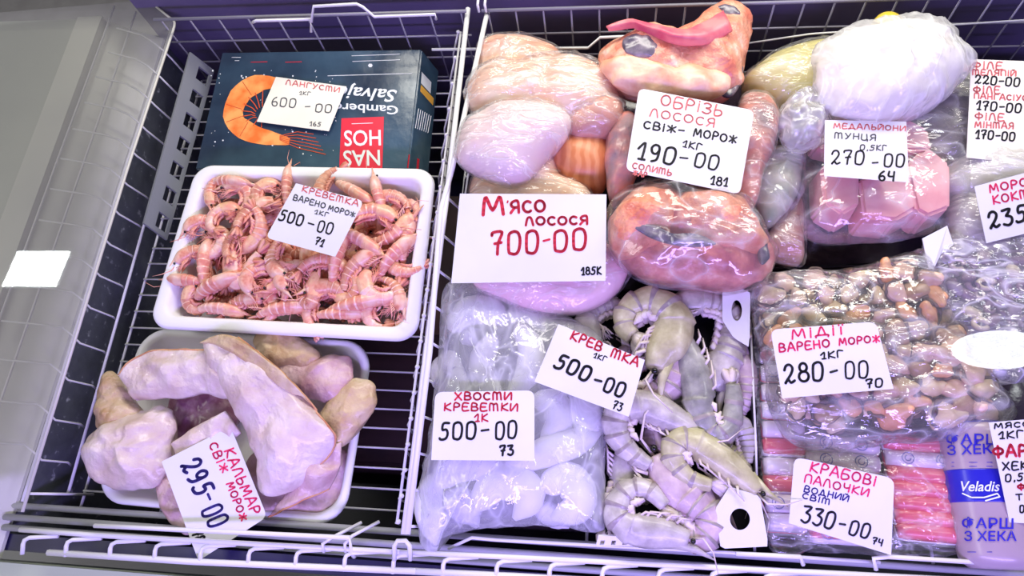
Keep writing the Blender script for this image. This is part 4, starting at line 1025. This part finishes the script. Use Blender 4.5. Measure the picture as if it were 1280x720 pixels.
t = thing('film_knot', 'knotted clear film bag end in front of the yellow pack', 'film', at(1003, 155, .12))
mk('film', blob([(973, 150), (985, 128), (1010, 118), (1030, 132), (1030, 165), (1010, 186), (984, 180)], .155, .03, .035, amp=.008, sc=30, seed=44, crum=.007, csc=40, rings=16, seg=100), FILM('knot_film', .30, gloss=2.4, bump=1.0, bscale=40, crease_glint=.4), t)
piece('salmon_bag', 'clear greenish bag right of the salmon trimmings', 'fish pack', [(948, 200), (975, 184), (1000, 192), (1000, 232), (985, 262), (958, 282), (944, 245)], .115, .02, .055, M('grey_green_fish', (150, 158, 140), (196, 190, 176), scale=30, rough=.35), film=filmg, seed=45, amp=.006, fcrum=.006)
piece('salmon_bag', 'flat bag of brownish pink fish below the tuna bag corner', 'fish pack', [(958, 300), (985, 258), (1002, 250), (1006, 300), (1000, 330), (968, 322)], .095, .015, .035, M('brown_pink_fish', (186, 134, 124), (214, 170, 160), scale=25, rough=.35), film=filmm, seed=46, amp=.004)
piece('grey_fish_bag', 'grey whole fish in film left of the 220-00 card', 'fish pack', [(1152, 150), (1168, 108), (1200, 84), (1240, 95), (1240, 190), (1205, 200), (1178, 195)], .12, .03, .06, M('grey_fish', (120, 118, 118), (176, 170, 158), (90, 84, 84), scale=28, rough=.3, coat=.4), film=filmm, seed=47, amp=.006)
tb = thing('tuna_bag', 'flat clear vacuum bag holding the pink tuna pieces', 'bag', at(1100, 215, .07))
mk('film', blob([(1000, 200), (998, 142), (1035, 122), (1120, 126), (1188, 146), (1206, 210), (1200, 270), (1152, 294), (1085, 302), (1008, 294)], .112, .048, .03, amp=.002, sc=20, seed=48, ex=5, crum=.003, csc=26, rings=18, seg=120), filmg, tb)
tun = M('tuna_meat', (240, 160, 168), (248, 190, 194), (236, 146, 160), scale=18, rough=.4, lo=.4, hi=.62, coat=.3, bump=.06, bscale=120)
for k, (o, lab, z) in enumerate((([(1022, 150), (1038, 134), (1075, 138), (1080, 168), (1050, 178), (1026, 172)], 'pink tuna medallion at the upper left of the vacuum bag', .125), ([(1080, 140), (1120, 142), (1160, 160), (1166, 186), (1120, 190), (1085, 172)], 'pink tuna medallion behind the 270-00 card', .125),
        ([(1026, 208), (1050, 200), (1074, 212), (1074, 256), (1054, 268), (1030, 252)], 'narrow pink tuna medallion at the left front of the bag', .12), ([(1074, 224), (1105, 212), (1140, 218), (1150, 258), (1120, 275), (1080, 272)], 'middle pink tuna medallion with a white speck below the 270-00 card', .118), ([(1132, 205), (1160, 182), (1188, 204), (1188, 258), (1160, 270), (1146, 262)], 'thick pink tuna medallion at the right of the vacuum bag', .122))):
    tag(mk('tuna_medallion', prism(o, z + .018, .055), tun, smooth=False), lab, 'fish', 'tuna medallions in the vacuum bag')
wf = M('pale_fish', (214, 208, 206), (236, 232, 230), scale=14, rough=.4)
piece('white_fish_bag', 'crinkled white fish bag below the 220-00 card', 'fish pack', [(1178, 222), (1195, 198), (1240, 192), (1300, 195), (1310, 235), (1240, 246), (1195, 244)], .12, .03, .06, wf, film=filmh, seed=56, amp=.006, fcrum=.007)
piece('grey_fish_fillet', 'smooth grey fish fillet left of the 235 card', 'fish pack', [(1186, 290), (1190, 245), (1212, 236), (1240, 246), (1262, 300), (1235, 312), (1200, 310)], .112, .022, .055, M('grey_fillet', (170, 160, 164), (196, 186, 188), scale=6, rough=.4), film=filmm, seed=57, amp=.003)

# ------------------------------------------------------------------ raw prawns in their carton
pc = thing('raw_prawn_carton', 'black open carton with white hang tabs holding the grey raw prawns', 'carton', at(850, 530, .052))
QC = [at(742, 376, .090), at(938, 372, .090), at(948, 672, .090), at(757, 674, .090)]
bm = bmesh.new(); hexa(bm, [Vector((p.x, p.y, .053)) for p in QC[::-1]] + [Vector((p.x, p.y, .057)) for p in QC[::-1]]); mk('base', bm, black, pc, smooth=False)
cc = sum(QC, Vector()) / 4
for i in range(4):
    a, b = QC[i], QC[(i + 1) % 4]; inn = (cc - (a + b) / 2); inn.z = 0; inn = inn.normalized() * .003
    bm = bmesh.new(); hexa(bm, [Vector((p.x, p.y, .0575)) for p in (a, b)] + [Vector(((b + inn).x, (b + inn).y, .0575)), Vector(((a + inn).x, (a + inn).y, .0575))] + [a, b, b + inn, a + inn]); mk('wall', bm, black, pc, smooth=False)
bm = bmesh.new(); tube(bm, [at(938, 400, .092), at(945, 560, .092), at(946, 610, .092)], .0016); tube(bm, [at(757, 674, .092), at(850, 672, .092), at(948, 672, .092)], .0022); mk('white_edge', bm, foam, pc)
bm = bmesh.new()
for k in range(9): ribbon(bm, [at(765 + k * 13, 372 + (k % 3) * 1.5, .0915), at(772 + k * 13, 372 + (k % 3) * 1.5, .0915)], .0016, Vector((0, 0, 1)))
mk('edge_print', bm, whi, pc, smooth=False)


def tab(poly, hole, rx, ry, z0, z1, yy):
    """hang tab: card with an oval hole; height changes from z0 to z1 along the picture's y"""
    f = lambda x, y: at(x, y, z0 + (z1 - z0) * (y - yy[0]) / (yy[1] - yy[0]))
    n = 40; out = []; inn = []
    for k in range(n):
        a = 2 * math.pi * k / n; d = Vector((math.cos(a), math.sin(a))); best = 1e9
        for i in range(len(poly)):
            p = Vector(poly[i]) - Vector(hole); q = Vector(poly[(i + 1) % len(poly)]) - Vector(hole); e = q - p
            den = d.x * e.y - d.y * e.x
            if abs(den) < 1e-9: continue
            s = (p.x * e.y - p.y * e.x) / den; u = (p.x * d.y - p.y * d.x) / den
            if s > 0 and -1e-6 <= u <= 1 + 1e-6: best = min(best, s)
        out.append(f(hole[0] + d.x * best, hole[1] + d.y * best)); inn.append(f(hole[0] + d.x * rx, hole[1] + d.y * ry))
    bm = bmesh.new(); A = [[bm.verts.new(p - Vector((0, 0, h))) for p in L] for h in (0, .0012) for L in (out, inn)]
    for k in range(n):
        k2 = (k + 1) % n
        for a, b in ((0, 1), (2, 3), (0, 2), (1, 3)): bm.faces.new((A[a][k], A[a][k2], A[b][k2], A[b][k]))
    return bm
mk('hang_tab', tab([(903, 349), (938, 366), (937, 434), (917, 422), (903, 400)], (921, 388), 6.5, 13, .122, .108, (349, 434)), cardm, pc, smooth=False)
mk('hang_tab', tab([(912, 608), (950, 620), (961, 683), (901, 686), (894, 636)], (925, 649), 12.5, 13.5, .122, .112, (608, 686)), cardm, pc, smooth=False)

rw = [M('raw_prawn_shell', (150, 142, 138), (204, 196, 190), (236, 232, 230), scale=48, rough=.4, lo=.24, hi=.62, coat=.3, bump=.15, bscale=160),
      M('raw_prawn_yellow', (158, 150, 108), (206, 200, 160), (236, 232, 212), scale=48, rough=.4, lo=.24, hi=.62, coat=.3, bump=.15, bscale=160),
      M('raw_prawn_pink', (166, 140, 146), (212, 190, 192), (240, 228, 228), scale=48, rough=.4, lo=.24, hi=.62, coat=.3, bump=.15, bscale=160),
      M('raw_prawn_dark', (104, 104, 100), (164, 162, 154), (216, 212, 206), scale=44, rough=.4, lo=.24, hi=.62, coat=.3, bump=.15, bscale=160)]
rseam = M('raw_shell_seam', (146, 134, 134), (170, 158, 154), scale=60, rough=.4, coat=.3)
rleg = M('raw_prawn_legs', (214, 198, 190), (234, 224, 218), scale=60, rough=.45)
RAW = [([(752, 428), (738, 412), (742, 394), (765, 384), (790, 390)], 11, .088, 0, 'raw prawn curled at the back left corner of the carton'),
       ([(816, 468), (824, 442), (836, 418), (834, 396), (812, 382), (790, 390), (786, 408), (798, 424)], 17, .112, 1, 'yellowish raw prawn coiled at the back of the carton'),
       ([(846, 424), (842, 452), (828, 482), (806, 496), (790, 492)], 15, .092, 2, 'pinkish raw prawn lying under the coiled yellowish one'),
       ([(838, 388), (862, 380), (892, 382), (912, 392), (926, 412)], 12, .100, 0, 'raw prawn stretched along the back edge of the carton'),
       ([(848, 410), (862, 440), (874, 480), (880, 515), (892, 538), (908, 530), (914, 500), (912, 470)], 13, .106, 3, 'dark raw prawn bent like a hairpin at the right of the carton'),
       ([(890, 492), (898, 460), (908, 430), (912, 400), (900, 385)], 14, .090, 0, 'broad grey raw prawn beside the black gap at the right'),
       ([(926, 440), (930, 470), (928, 500), (920, 520)], 9, .082, 2, 'thin raw prawn pressed against the right carton wall, upper one'),
       ([(918, 520), (930, 550), (934, 582)], 9, .084, 0, 'thin raw prawn pressed against the right carton wall, lower one'),
       ([(878, 546), (836, 524), (802, 512), (776, 520), (776, 544), (794, 566), (820, 584)], 14, .108, 0, 'raw prawn bent into a V in the middle of the carton'),
       ([(954, 624), (916, 590), (876, 562), (852, 556), (846, 574), (864, 596), (900, 606)], 13, .114, 1, 'raw prawn bent into a hook above the lower hang tab'),
       ([(816, 566), (836, 602), (862, 632), (880, 650), (872, 668), (852, 664)], 19, .098, 2, 'largest pinkish raw prawn pointing up left in the front of the carton'),
       ([(870, 676), (832, 664), (796, 658), (776, 642), (786, 618), (810, 616), (838, 644)], 13, .112, 0, 'raw prawn folded in two at the front edge of the carton'),
       ([(778, 560), (778, 600), (768, 636), (761, 664)], 13, .086, 0, 'straight raw prawn standing along the left carton wall'),
       ([(784, 572), (800, 590), (806, 612)], 12, .076, 3, 'bluish raw prawn deep between the V shaped one and the wall'),
       ([(846, 520), (826, 544), (842, 560), (866, 548)], 13, .078, 2, 'raw prawn deep in the middle of the carton behind the V'),
       ([(930, 600), (905, 570), (888, 556)], 12, .080, 1, 'yellow brown raw prawn under the hooked one'),
       ([(900, 640), (890, 612), (878, 606)], 12, .078, 2, 'brown raw prawn half hidden by the lower hang tab'),
       ([(838, 470), (850, 500), (860, 524)], 12, .078, 3, 'dark raw prawn lying deep beside the hairpin one'),
       ([(770, 440), (790, 450), (812, 452)], 12, .078, 2, 'pink raw prawn deep under the card beside the coiled one'),
       ([(866, 372), (862, 362), (868, 356), (880, 359)], 4, .100, 2, 'tiny prawn tail curled up over the back edge of the carton')]
for (pp, rp, z, mi, lab) in RAW:
    pts = [at(x, y, z) for x, y in pp]; m_ = sum(pts, Vector()) / len(pts); rad = rp / F * (CAM - m_).length * .96
    t = thing('raw_prawn', lab, 'shrimp', m_ - Vector((0, 0, rad * .8)), 'raw prawns in the black carton')
    shrimp(t, pts, rad * 1.55, Vector((rnd.uniform(-.2, .2), rnd.uniform(-.2, .2), 1)), rw[mi], rw[mi], eyeb, rleg, saw=.17, ant=0 if rp < 10 else .5, fan=.6, leg=.55, nr=84, seam=rseam)

# ------------------------------------------------------------------ bag of frozen shrimp tails
tl = M('frosted_tail', (240, 238, 246), (248, 248, 252), (226, 222, 234), scale=26, rough=.4, lo=.4, hi=.62, bump=.15, bscale=80, sss=.0)
tl2 = M('clear_tail', (200, 196, 208), (226, 224, 232), (180, 172, 184), scale=30, rough=.35, lo=.4, hi=.62, bump=.15, bscale=80)
bt = thing('shrimp_tail_bag', 'clear frosty plastic bag full of peeled shrimp tails', 'bag', at(645, 520, .055))
mk('film', blob([(560, 360), (612, 358), (680, 388), (745, 420), (754, 470), (756, 560), (752, 640), (748, 664), (690, 656), (600, 660), (556, 668), (550, 685), (534, 684), (526, 660), (526, 612), (540, 540), (550, 450)], z=.094, top=.044, bot=.036, amp=.003, sc=20, seed=61, ex=4, crum=.004, csc=28, rings=20, seg=140), FILM('tail_bag_film', .27, gloss=1.4, bump=.8, bscale=24, stretch=(1.6, 1, 1), hazecol=(240, 240, 250), crease_glint=.25), bt)
TAILS = [([(650, 412), (664, 436), (660, 466), (644, 488)], 14, .098, 0, 'white curved shrimp tail standing out above the square card'), ([(616, 424), (604, 446), (604, 470), (622, 490)], 13, .094, 1, 'greyish shrimp tail facing the white curved one'), ([(562, 448), (560, 470), (580, 484)], 18, .09, 1, 'shrimp tail at the left edge of the bag above the square card'),
         ([(568, 408), (584, 390), (612, 388), (628, 400)], 15, .09, 0, 'shrimp tail at the upper left of the frosty bag'), ([(638, 394), (662, 396), (676, 408)], 13, .088, 1, 'shrimp tail at the top of the bag beside the tilted card'), ([(580, 425), (596, 415)], 10, .08, 1, 'small shrimp tail tucked deep at the upper left of the bag'),
         ([(672, 500), (694, 506), (698, 530), (682, 550)], 15, .098, 0, 'round white shrimp tail below the tilted 500-00 card'), ([(712, 508), (732, 516), (736, 536), (722, 550)], 14, .096, 0, 'round white shrimp tail near the right edge of the bag'), ([(640, 580), (680, 566), (716, 554), (742, 544)], 15, .104, 0, 'long greenish white shrimp tail lying across the bag right of the square card'),
         ([(552, 600), (570, 582), (600, 578), (622, 590)], 18, .102, 0, 'shrimp tail arched just below the square card'), ([(600, 628), (618, 606), (648, 604), (662, 622), (650, 640)], 18, .100, 0, 'fat white shrimp tail in the front middle of the bag'), ([(684, 606), (706, 598), (722, 612), (722, 634), (700, 644)], 18, .098, 0, 'fat white shrimp tail in the front right corner of the bag'),
         ([(546, 598), (536, 622), (538, 648), (543, 672)], 14, .098, 0, 'shrimp tail in the drooping front left corner of the bag'), ([(562, 622), (582, 634), (592, 650)], 16, .092, 1, 'greyish shrimp tail low at the front left of the bag'), ([(672, 636), (690, 644), (706, 655)], 11, .084, 1, 'small shrimp tail low at the front edge of the bag'), ([(700, 440), (725, 455)], 12, .08, 1, 'shrimp tail hidden under the tilted card')]
for (pp, rp, z, mi, lab) in TAILS:
    pts = spl([at(x, y, z) for x, y in pp], 16); m_ = sum(pts, Vector()) / 16; rad = 1.22 * rp / F * (CAM - m_).length
    bm = bmesh.new(); rs = []
    for k in range(16):
        f = k / 15; r = rad * (.62 + .38 * math.sin(min(1, f * 2.2) * math.pi / 2)) * (1 if f < .5 else 1 - .55 * ((f - .5) / .5) ** 2); ph = (f * 6) % 1; rs.append(r * (1 + .05 * (1 - ph)))
    e0 = pts[0] + (pts[0] - pts[1]).normalized() * rad * .4; e1 = pts[-1] + (pts[-1] - pts[-2]).normalized() * rad * .5
    tube(bm, [e0] + pts + [e1], [rs[0] * .45] + rs + [rs[-1] * .3], 12)
    tag(mk('shrimp_tail', bm, tl if mi == 0 else tl2), lab, 'shrimp', 'peeled shrimp tails in the frosty bag')

# ------------------------------------------------------------------ crab sticks
cw = M('crab_white', (236, 226, 234), (226, 212, 226), scale=30, rough=.35, coat=.4); cr = M('crab_red', (222, 70, 96), (236, 120, 140), scale=40, rough=.35, coat=.4, lo=.3, hi=.7)
cbl = M('blue_print', (110, 120, 190), rough=.4)


def crab(pp, rp, z, side, lab, emblem=False):
    pts = spl([at(x, y, z) for x, y in pp], 8); m_ = sum(pts, Vector()) / 8; rad = rp / F * (CAM - m_).length
    t = thing('crab_stick', lab, 'crab stick', m_ - Vector((0, 0, rad)), 'crab sticks in the clear packs')
    for nm, mt, a0, a1 in (('white_side', cw, 0, 1), ('red_side', cr, 1, 2)):
        bm = bmesh.new(); prev = None; u = (pts[-1] - pts[0]).normalized(); s = u.cross(Vector((0, 0, 1)))
        base = side
        for i, p in enumerate(pts):
            row = []; rr_ = rad * (1 if 0 < i < 7 else .86)
            for k in range(9):
                a = R(base + 180 * (a0 + k / 8)); row.append(bm.verts.new(p + s * math.cos(a) * rr_ * 1.02 + Vector((0, 0, 1)) * math.sin(a) * rr_))
            row.append(bm.verts.new(p))
            if prev:
                for k in range(10): bm.faces.new((prev[k], prev[(k + 1) % 10], row[(k + 1) % 10], row[k]))
            else: bm.faces.new(row[::-1])
            prev = row
        bm.faces.new(prev); o = mk(nm, bm, mt, t)
    if emblem:
        bm = bmesh.new()
        for j in (2, 5):
            p = pts[j] + Vector((0, 0, rad + .0008)); ribbon(bm, [p + (u * math.cos(a) + s * math.sin(a)) * rad * .6 for a in [R(20 * q) for q in range(19)]], .001, Vector((0, 0, 1)))
            ribbon(bm, [p + (u * math.cos(a) + s * math.sin(a)) * rad * .3 for a in [R(20 * q) for q in range(14)]], .0009, Vector((0, 0, 1)))
        mk('emblem_print', bm, cbl, t, smooth=False)
names = ['first', 'second', 'third', 'fourth', 'fifth', 'sixth', 'seventh', 'eighth', 'ninth', 'tenth', 'eleventh', 'twelfth']
for k, y in enumerate((556, 576, 595, 613, 631, 649, 667)):
    red_up = k in (0, 2, 3, 4, 5, 6)
    crab([(1102 + k * 3, y - 4), (1150 + k * 2, y), (1192 + k, y + 3)], 9.5, .088, -150 if red_up else 20, f'red and white crab stick right of the 330-00 card, {names[k]} from the mussel bag', emblem=not red_up)
for k, y in enumerate((556, 577, 600, 622, 645, 668)):
    crab([(1006 + k, y - 2), (1050, y), (1096 + k, y + 4)], 10.5, .086, 20 if k < 3 else -120, f'crab stick under the 330-00 card, {names[k]} from the mussel bag', emblem=k in (0, 1, 5))
for k, y in enumerate((368, 388, 420, 445, 468, 492, 514, 538, 560, 584, 606, 630, 654)):
    crab([(948 + k * .6, y - 1), (972 + k, y), (1000 + k * .5, y + 2)], 10.5, .082, (-140 if k in (1, 2, 3, 8, 10) else 20), f'crab stick beside the raw prawn carton, {"topmost" if k == 0 else (names[k] if k < 12 else "lowest") + " from the back"}', emblem=k in (4, 6, 11))
for (o, lab) in (([(1000, 545), (1050, 530), (1098, 536), (1180, 545), (1202, 600), (1204, 684), (1150, 694), (1060, 690), (996, 680), (992, 600)], 'clear pack film around the crab sticks under the 330-00 card'), ([(942, 352), (970, 345), (1004, 352), (1006, 500), (1012, 600), (1012, 680), (962, 684), (948, 560), (943, 450)], 'long clear pack film around the crab sticks beside the raw prawn carton')):
    t = thing('crab_stick_pack', lab, 'pack', at(o[0][0] + 40, o[0][1] + 60, .06)); mk('film', blob(o, .088, .016, .03, amp=.001, sc=20, seed=71, ex=6, crum=.0025, csc=34, rings=18, seg=120), filmm, t)

# ------------------------------------------------------------------ mussels
mus = [M('mussel_beige', (222, 196, 150), (240, 222, 190), scale=40, rough=.35, coat=.4), M('mussel_orange', (232, 156, 104), (242, 192, 150), scale=40, rough=.35, coat=.4),
       M('mussel_brown', (166, 130, 100), (200, 168, 140), scale=40, rough=.35, coat=.4), M('mussel_pink', (224, 184, 160), (238, 208, 188), scale=40, rough=.35, coat=.4)]
frl = M('mussel_frill', (84, 66, 62), (130, 106, 98), scale=60, rough=.4)
mp = []
for m in range(4):
    t = thing('mussel', 'cooked mussel meat in the clear bag around the 280-00 card', 'mussel', (0, 0, 0), 'mussels in the clear bag')
    bm = bmesh.new(); sphere(bm, Vector((0, 0, .008)), .0125, 1.25, .85, .68, u=16, v=10)
    for v in bm.verts:
        x = v.co.x / .0156; v.co.y *= 1 - .32 * x; v.co.z += .003 * x; v.co += v.co.normalized() * .0045 * nz(v.co, 95, m * 7) + Vector((.002 * nz(v.co, 60, m), .002 * nz(v.co, 60, m + 9), 0))
    mk('meat', bm, mus[m], t)
    bm = bmesh.new(); pts = [Vector((.0155 * math.cos(a), .0112 * (1 - .3 * math.cos(a)) * math.sin(a), .0085 + .0015 * math.sin(5 * a))) for a in [R(35 + 290 * q / 24) for q in range(25)]]
    tube(bm, pts, [.0019 + .0006 * math.sin(q * 1.9) for q in range(25)], 6); mk('frill', bm, frl, t)
    reg(t); mp.append(t)
mpoly = [(950, 368), (985, 352), (1040, 350), (1110, 336), (1146, 328), (1160, 350), (1174, 390), (1194, 432), (1226, 480), (1240, 512), (1190, 522), (1100, 528), (1020, 532), (982, 512), (960, 430)]


def inside(x, y, P):
    r = False
    for (x1, y1), (x2, y2) in zip(P, P[1:] + P[:1]):
        if (y1 > y) != (y2 > y) and x < (x2 - x1) * (y - y1) / (y2 - y1) + x1: r = not r
    return r
um = [False] * 4; k = 0
for lay, (st, z) in enumerate(((27, .098), (29, .113))):
    y = 335 + lay * 11
    while y < 535:
        x = 945 + (k % 2) * 13 + lay * 9
        while x < 1245:
            qx, qy = x + rnd.uniform(-5, 5), y + rnd.uniform(-5, 5)
            if inside(qx, qy, mpoly):
                m = rnd.choice((0, 0, 1, 2, 3, 3)) if qx < 1100 else rnd.choice((0, 1, 3, 3, 2))
                o = mp[m] if not um[m] else copy_tree(mp[m]); um[m] = True
                p = at(qx, qy, z); o.location = p; s = rnd.uniform(.95, 1.25) * (1.25 if qx > 1110 and qy > 400 else 1); o.scale = (s, s, s)
                o.rotation_euler = (rnd.uniform(-.5, .5), rnd.uniform(-.5, .5), rnd.uniform(0, 6.28))
            x += st
        y += st * .82; k += 1
t = thing('mussel_bag', 'clear glossy plastic bag of cooked mussels under the 280-00 card', 'bag', at(1090, 440, .09))
mk('film', blob([(940, 372), (950, 350), (985, 342), (1040, 343), (1110, 328), (1150, 317), (1168, 345), (1184, 385), (1205, 430), (1245, 485), (1262, 520), (1200, 545), (1100, 552), (1015, 560), (972, 528), (950, 430)], .110, .034, .022, amp=.004, sc=22, seed=81, ex=5, crum=.005, csc=26, rings=20, seg=140), FILM('mussel_bag_film', .06, gloss=2.4, bump=1.0, bscale=19, stretch=(1, 2.0, 1), crease_glint=.28, cap=.45), t)

# ------------------------------------------------------------------ seafood cocktail bag
ck = [M('cocktail_violet_brown', (120, 92, 112), (164, 134, 152), scale=40, rough=.35, coat=.4), M('cocktail_beige', (220, 204, 172), (236, 224, 202), scale=40, rough=.35, coat=.4), M('cocktail_grey', (142, 128, 142), (180, 166, 176), scale=40, rough=.35, coat=.4)]
cpoly = [(1172, 312), (1210, 306), (1300, 302), (1300, 400), (1260, 410), (1225, 405), (1192, 360)]
k = 0
for y in range(312, 412, 15):
    for x in range(1172, 1300, 18):
        qx, qy = x + rnd.uniform(-4, 4) + (y // 15 % 2) * 8, y + rnd.uniform(-4, 4)
        if not inside(qx, qy, cpoly): continue
        p = at(qx, qy, .108 + rnd.uniform(-.008, .006)); bm = bmesh.new(); kind = k % 3; k += 1
        if kind == 0:      # curled tentacle
            a0 = rnd.uniform(0, 6.28); r0 = .008; pts = [p + Vector((r0 * (1 - q / 16) * math.cos(a0 + q * .45) + .003, r0 * (1 - q / 16) * math.sin(a0 + q * .45), .004 * q / 12)) for q in range(12)]
            tube(bm, pts, [.0045 - .0003 * q for q in range(12)], 7); nm, lb = 'tentacle_piece', 'curled violet tentacle piece in the seafood cocktail bag'
        elif kind == 1:    # squid ring
            a0 = rnd.uniform(0, 1); pts = [p + Vector((.009 * math.cos(q * .42), .007 * math.sin(q * .42), .002 * math.sin(q * .42 + a0 * 6))) for q in range(14)]
            tube(bm, pts, .0034, 7); nm, lb = 'squid_ring', 'squid ring in the seafood cocktail bag'
        else:
            sphere(bm, p, .010, 1.2, .8, .7, Euler((0, 0, rnd.uniform(0, 6))).to_matrix(), 12, 8)
            for v in bm.verts: v.co += (v.co - p) * .3 * nz(v.co, 90, k)
            nm, lb = 'mussel_piece', 'lumpy shellfish piece in the seafood cocktail bag'
        tag(mk(nm, bm, ck[(0, 2, 0, 1, 0)[k % 5]]), lb, 'seafood', {'tentacle_piece': 'tentacle pieces', 'squid_ring': 'squid rings', 'mussel_piece': 'shellfish pieces'}[nm] + ' in the cocktail bag')
t = thing('seafood_cocktail_bag', 'clear bag of violet brown seafood cocktail at the right edge', 'bag', at(1230, 380, .08))
mk('film', blob([(1157, 302), (1180, 296), (1230, 298), (1300, 290), (1330, 340), (1330, 440), (1300, 470), (1240, 478), (1205, 440), (1175, 390), (1160, 340)], .108, .030, .026, amp=.003, sc=20, seed=91, ex=5, crum=.004, csc=26, rings=18, seg=120), FILM('cocktail_film', .12, gloss=2.2, bump=1.0, bscale=26, stretch=(1, 2.0, 1), hazecol=(238, 234, 250), crease_glint=.45), t)
bm = bmesh.new(); top_ = []; zc = .152
ce = at(1250, 437, zc); ex_ = at(1312, 437, zc) - ce; ey_ = at(1250, 413, zc) - ce
for f in (0, .5, .85, 1):
    top_.append([bm.verts.new(ce + ex_ * f * math.cos(a) + ey_ * f * math.sin(a) - Vector((0, 0, 0))) for a in [2 * math.pi * q / 40 for q in range(40)]] if f else [bm.verts.new(ce)])
for q in range(40):
    bm.faces.new((top_[0][0], top_[1][q], top_[1][(q + 1) % 40]))
    for j in (1, 2): bm.faces.new((top_[j][q], top_[j][(q + 1) % 40], top_[j + 1][(q + 1) % 40], top_[j + 1][q]))
mk('reflector_disc', bm, FILM('reflector_film', .05, gloss=1.0, bump=0, rough=.02, crease_glint=0), t)  # flat oval added to mirror the ceiling lamp as a white highlight
bm = bmesh.new(); P_ = [at(1153, 298, .135), at(1184, 282, .142), at(1192, 306, .136), at(1176, 318, .132), at(1163, 345, .128)]
vt = [bm.verts.new(p) for p in P_]; bm.faces.new(vt); r_ = bmesh.ops.extrude_face_region(bm, geom=bm.faces[:]); bmesh.ops.translate(bm, verts=[v for v in r_['geom'] if isinstance(v, bmesh.types.BMVert)], vec=(0, 0, -.0015))
mk('paper_header', bm, cardm, t, smooth=False)

# ------------------------------------------------------------------ mince tube
mt = thing('mince_tube', 'lilac beige tube of hake mince with a blue band at lower right', 'food tube', at(1228, 610, .055))
A_, B_ = at(1215, 528, .098), at(1252, 712, .098)
ax = (B_ - A_).normalized(); sd = ax.cross(Vector((0, 0, 1))).normalized()
def tubeshell(f0, f1, rx_, rz_, endcap=True):
    bm = bmesh.new(); prev = None
    for i in range(25):
        f = f0 + (f1 - f0) * i / 24; p = A_.lerp(B_, f); e = min(f, 1 - f); k_ = (min(1, .55 + e * 9)) ** .5 if endcap else (min(1, .55 + e * 9)) ** .5
        row = [bm.verts.new(p + sd * math.cos(a) * rx_ * k_ + Vector((0, 0, 1)) * math.sin(a) * rz_ * k_) for a in [2 * math.pi * q / 36 for q in range(36)]]
        if prev:
            for q in range(36): bm.faces.new((prev[q], prev[(q + 1) % 36], row[(q + 1) % 36], row[q]))
        else: bm.faces.new(row[::-1])
        prev = row
    bm.faces.new(prev); return bm
bm = tubeshell(0, 1, .043, .034); bmesh.ops.recalc_face_normals(bm, faces=bm.faces[:]); bm.normal_update(); tbv = BVHTree.FromBMesh(bm)
mk('casing', bm, M('mince_casing', (166, 146, 160), (178, 160, 172), scale=8, rough=.32, coat=.3), mt)
blu = M('blue_band', (38, 36, 176), rough=.32, coat=.3)
mk('blue_band', tubeshell(.355, .575, .0434, .0344), blu, mt); mk('blue_end', tubeshell(.0, .03, .0434, .0344), blu, mt)
blt = M('blue_lettering', (44, 34, 176), rough=.4)
for (tx, p0, p1, h, mm) in (('ФАРШ', (1183, 555), (1250, 556), 13, blt), ('З ХЕКА', (1185, 569), (1254, 566), 12, blt), ('Veladis', (1199, 614), (1248, 614), 13, whi), ('ФАРШ', (1203, 660), (1266, 661), 13, blt), ('З ХЕКА', (1206, 676), (1270, 676), 12, blt)):
    mk('casing_lettering', printed(tx, p0, p1, h, tbv, .0012, shear=.2 if tx == 'Veladis' else 0), mm, mt, smooth=False)
bm = bmesh.new(); ribbon(bm, [surf(tbv, x, y, .0014) for x, y in ((1204, 617), (1215, 622), (1230, 622), (1246, 617), (1249, 621), (1232, 626))], .0016, Vector((0, 0, 1))); mk('swoosh_print', bm, whi, mt, smooth=False)
bm = bmesh.new()
for y in (578, 583, 588, 686): ribbon(bm, [surf(tbv, x, y + (y > 600) * 4, .0008) for x in (1190 + (y > 600) * 20, 1215, 1240)], .0007, Vector((0, 0, 1)))
mk('small_print', bm, blt, mt, smooth=False)

for o in WLD + list(COL.objects):
    if '_w' in o: del o['_w']
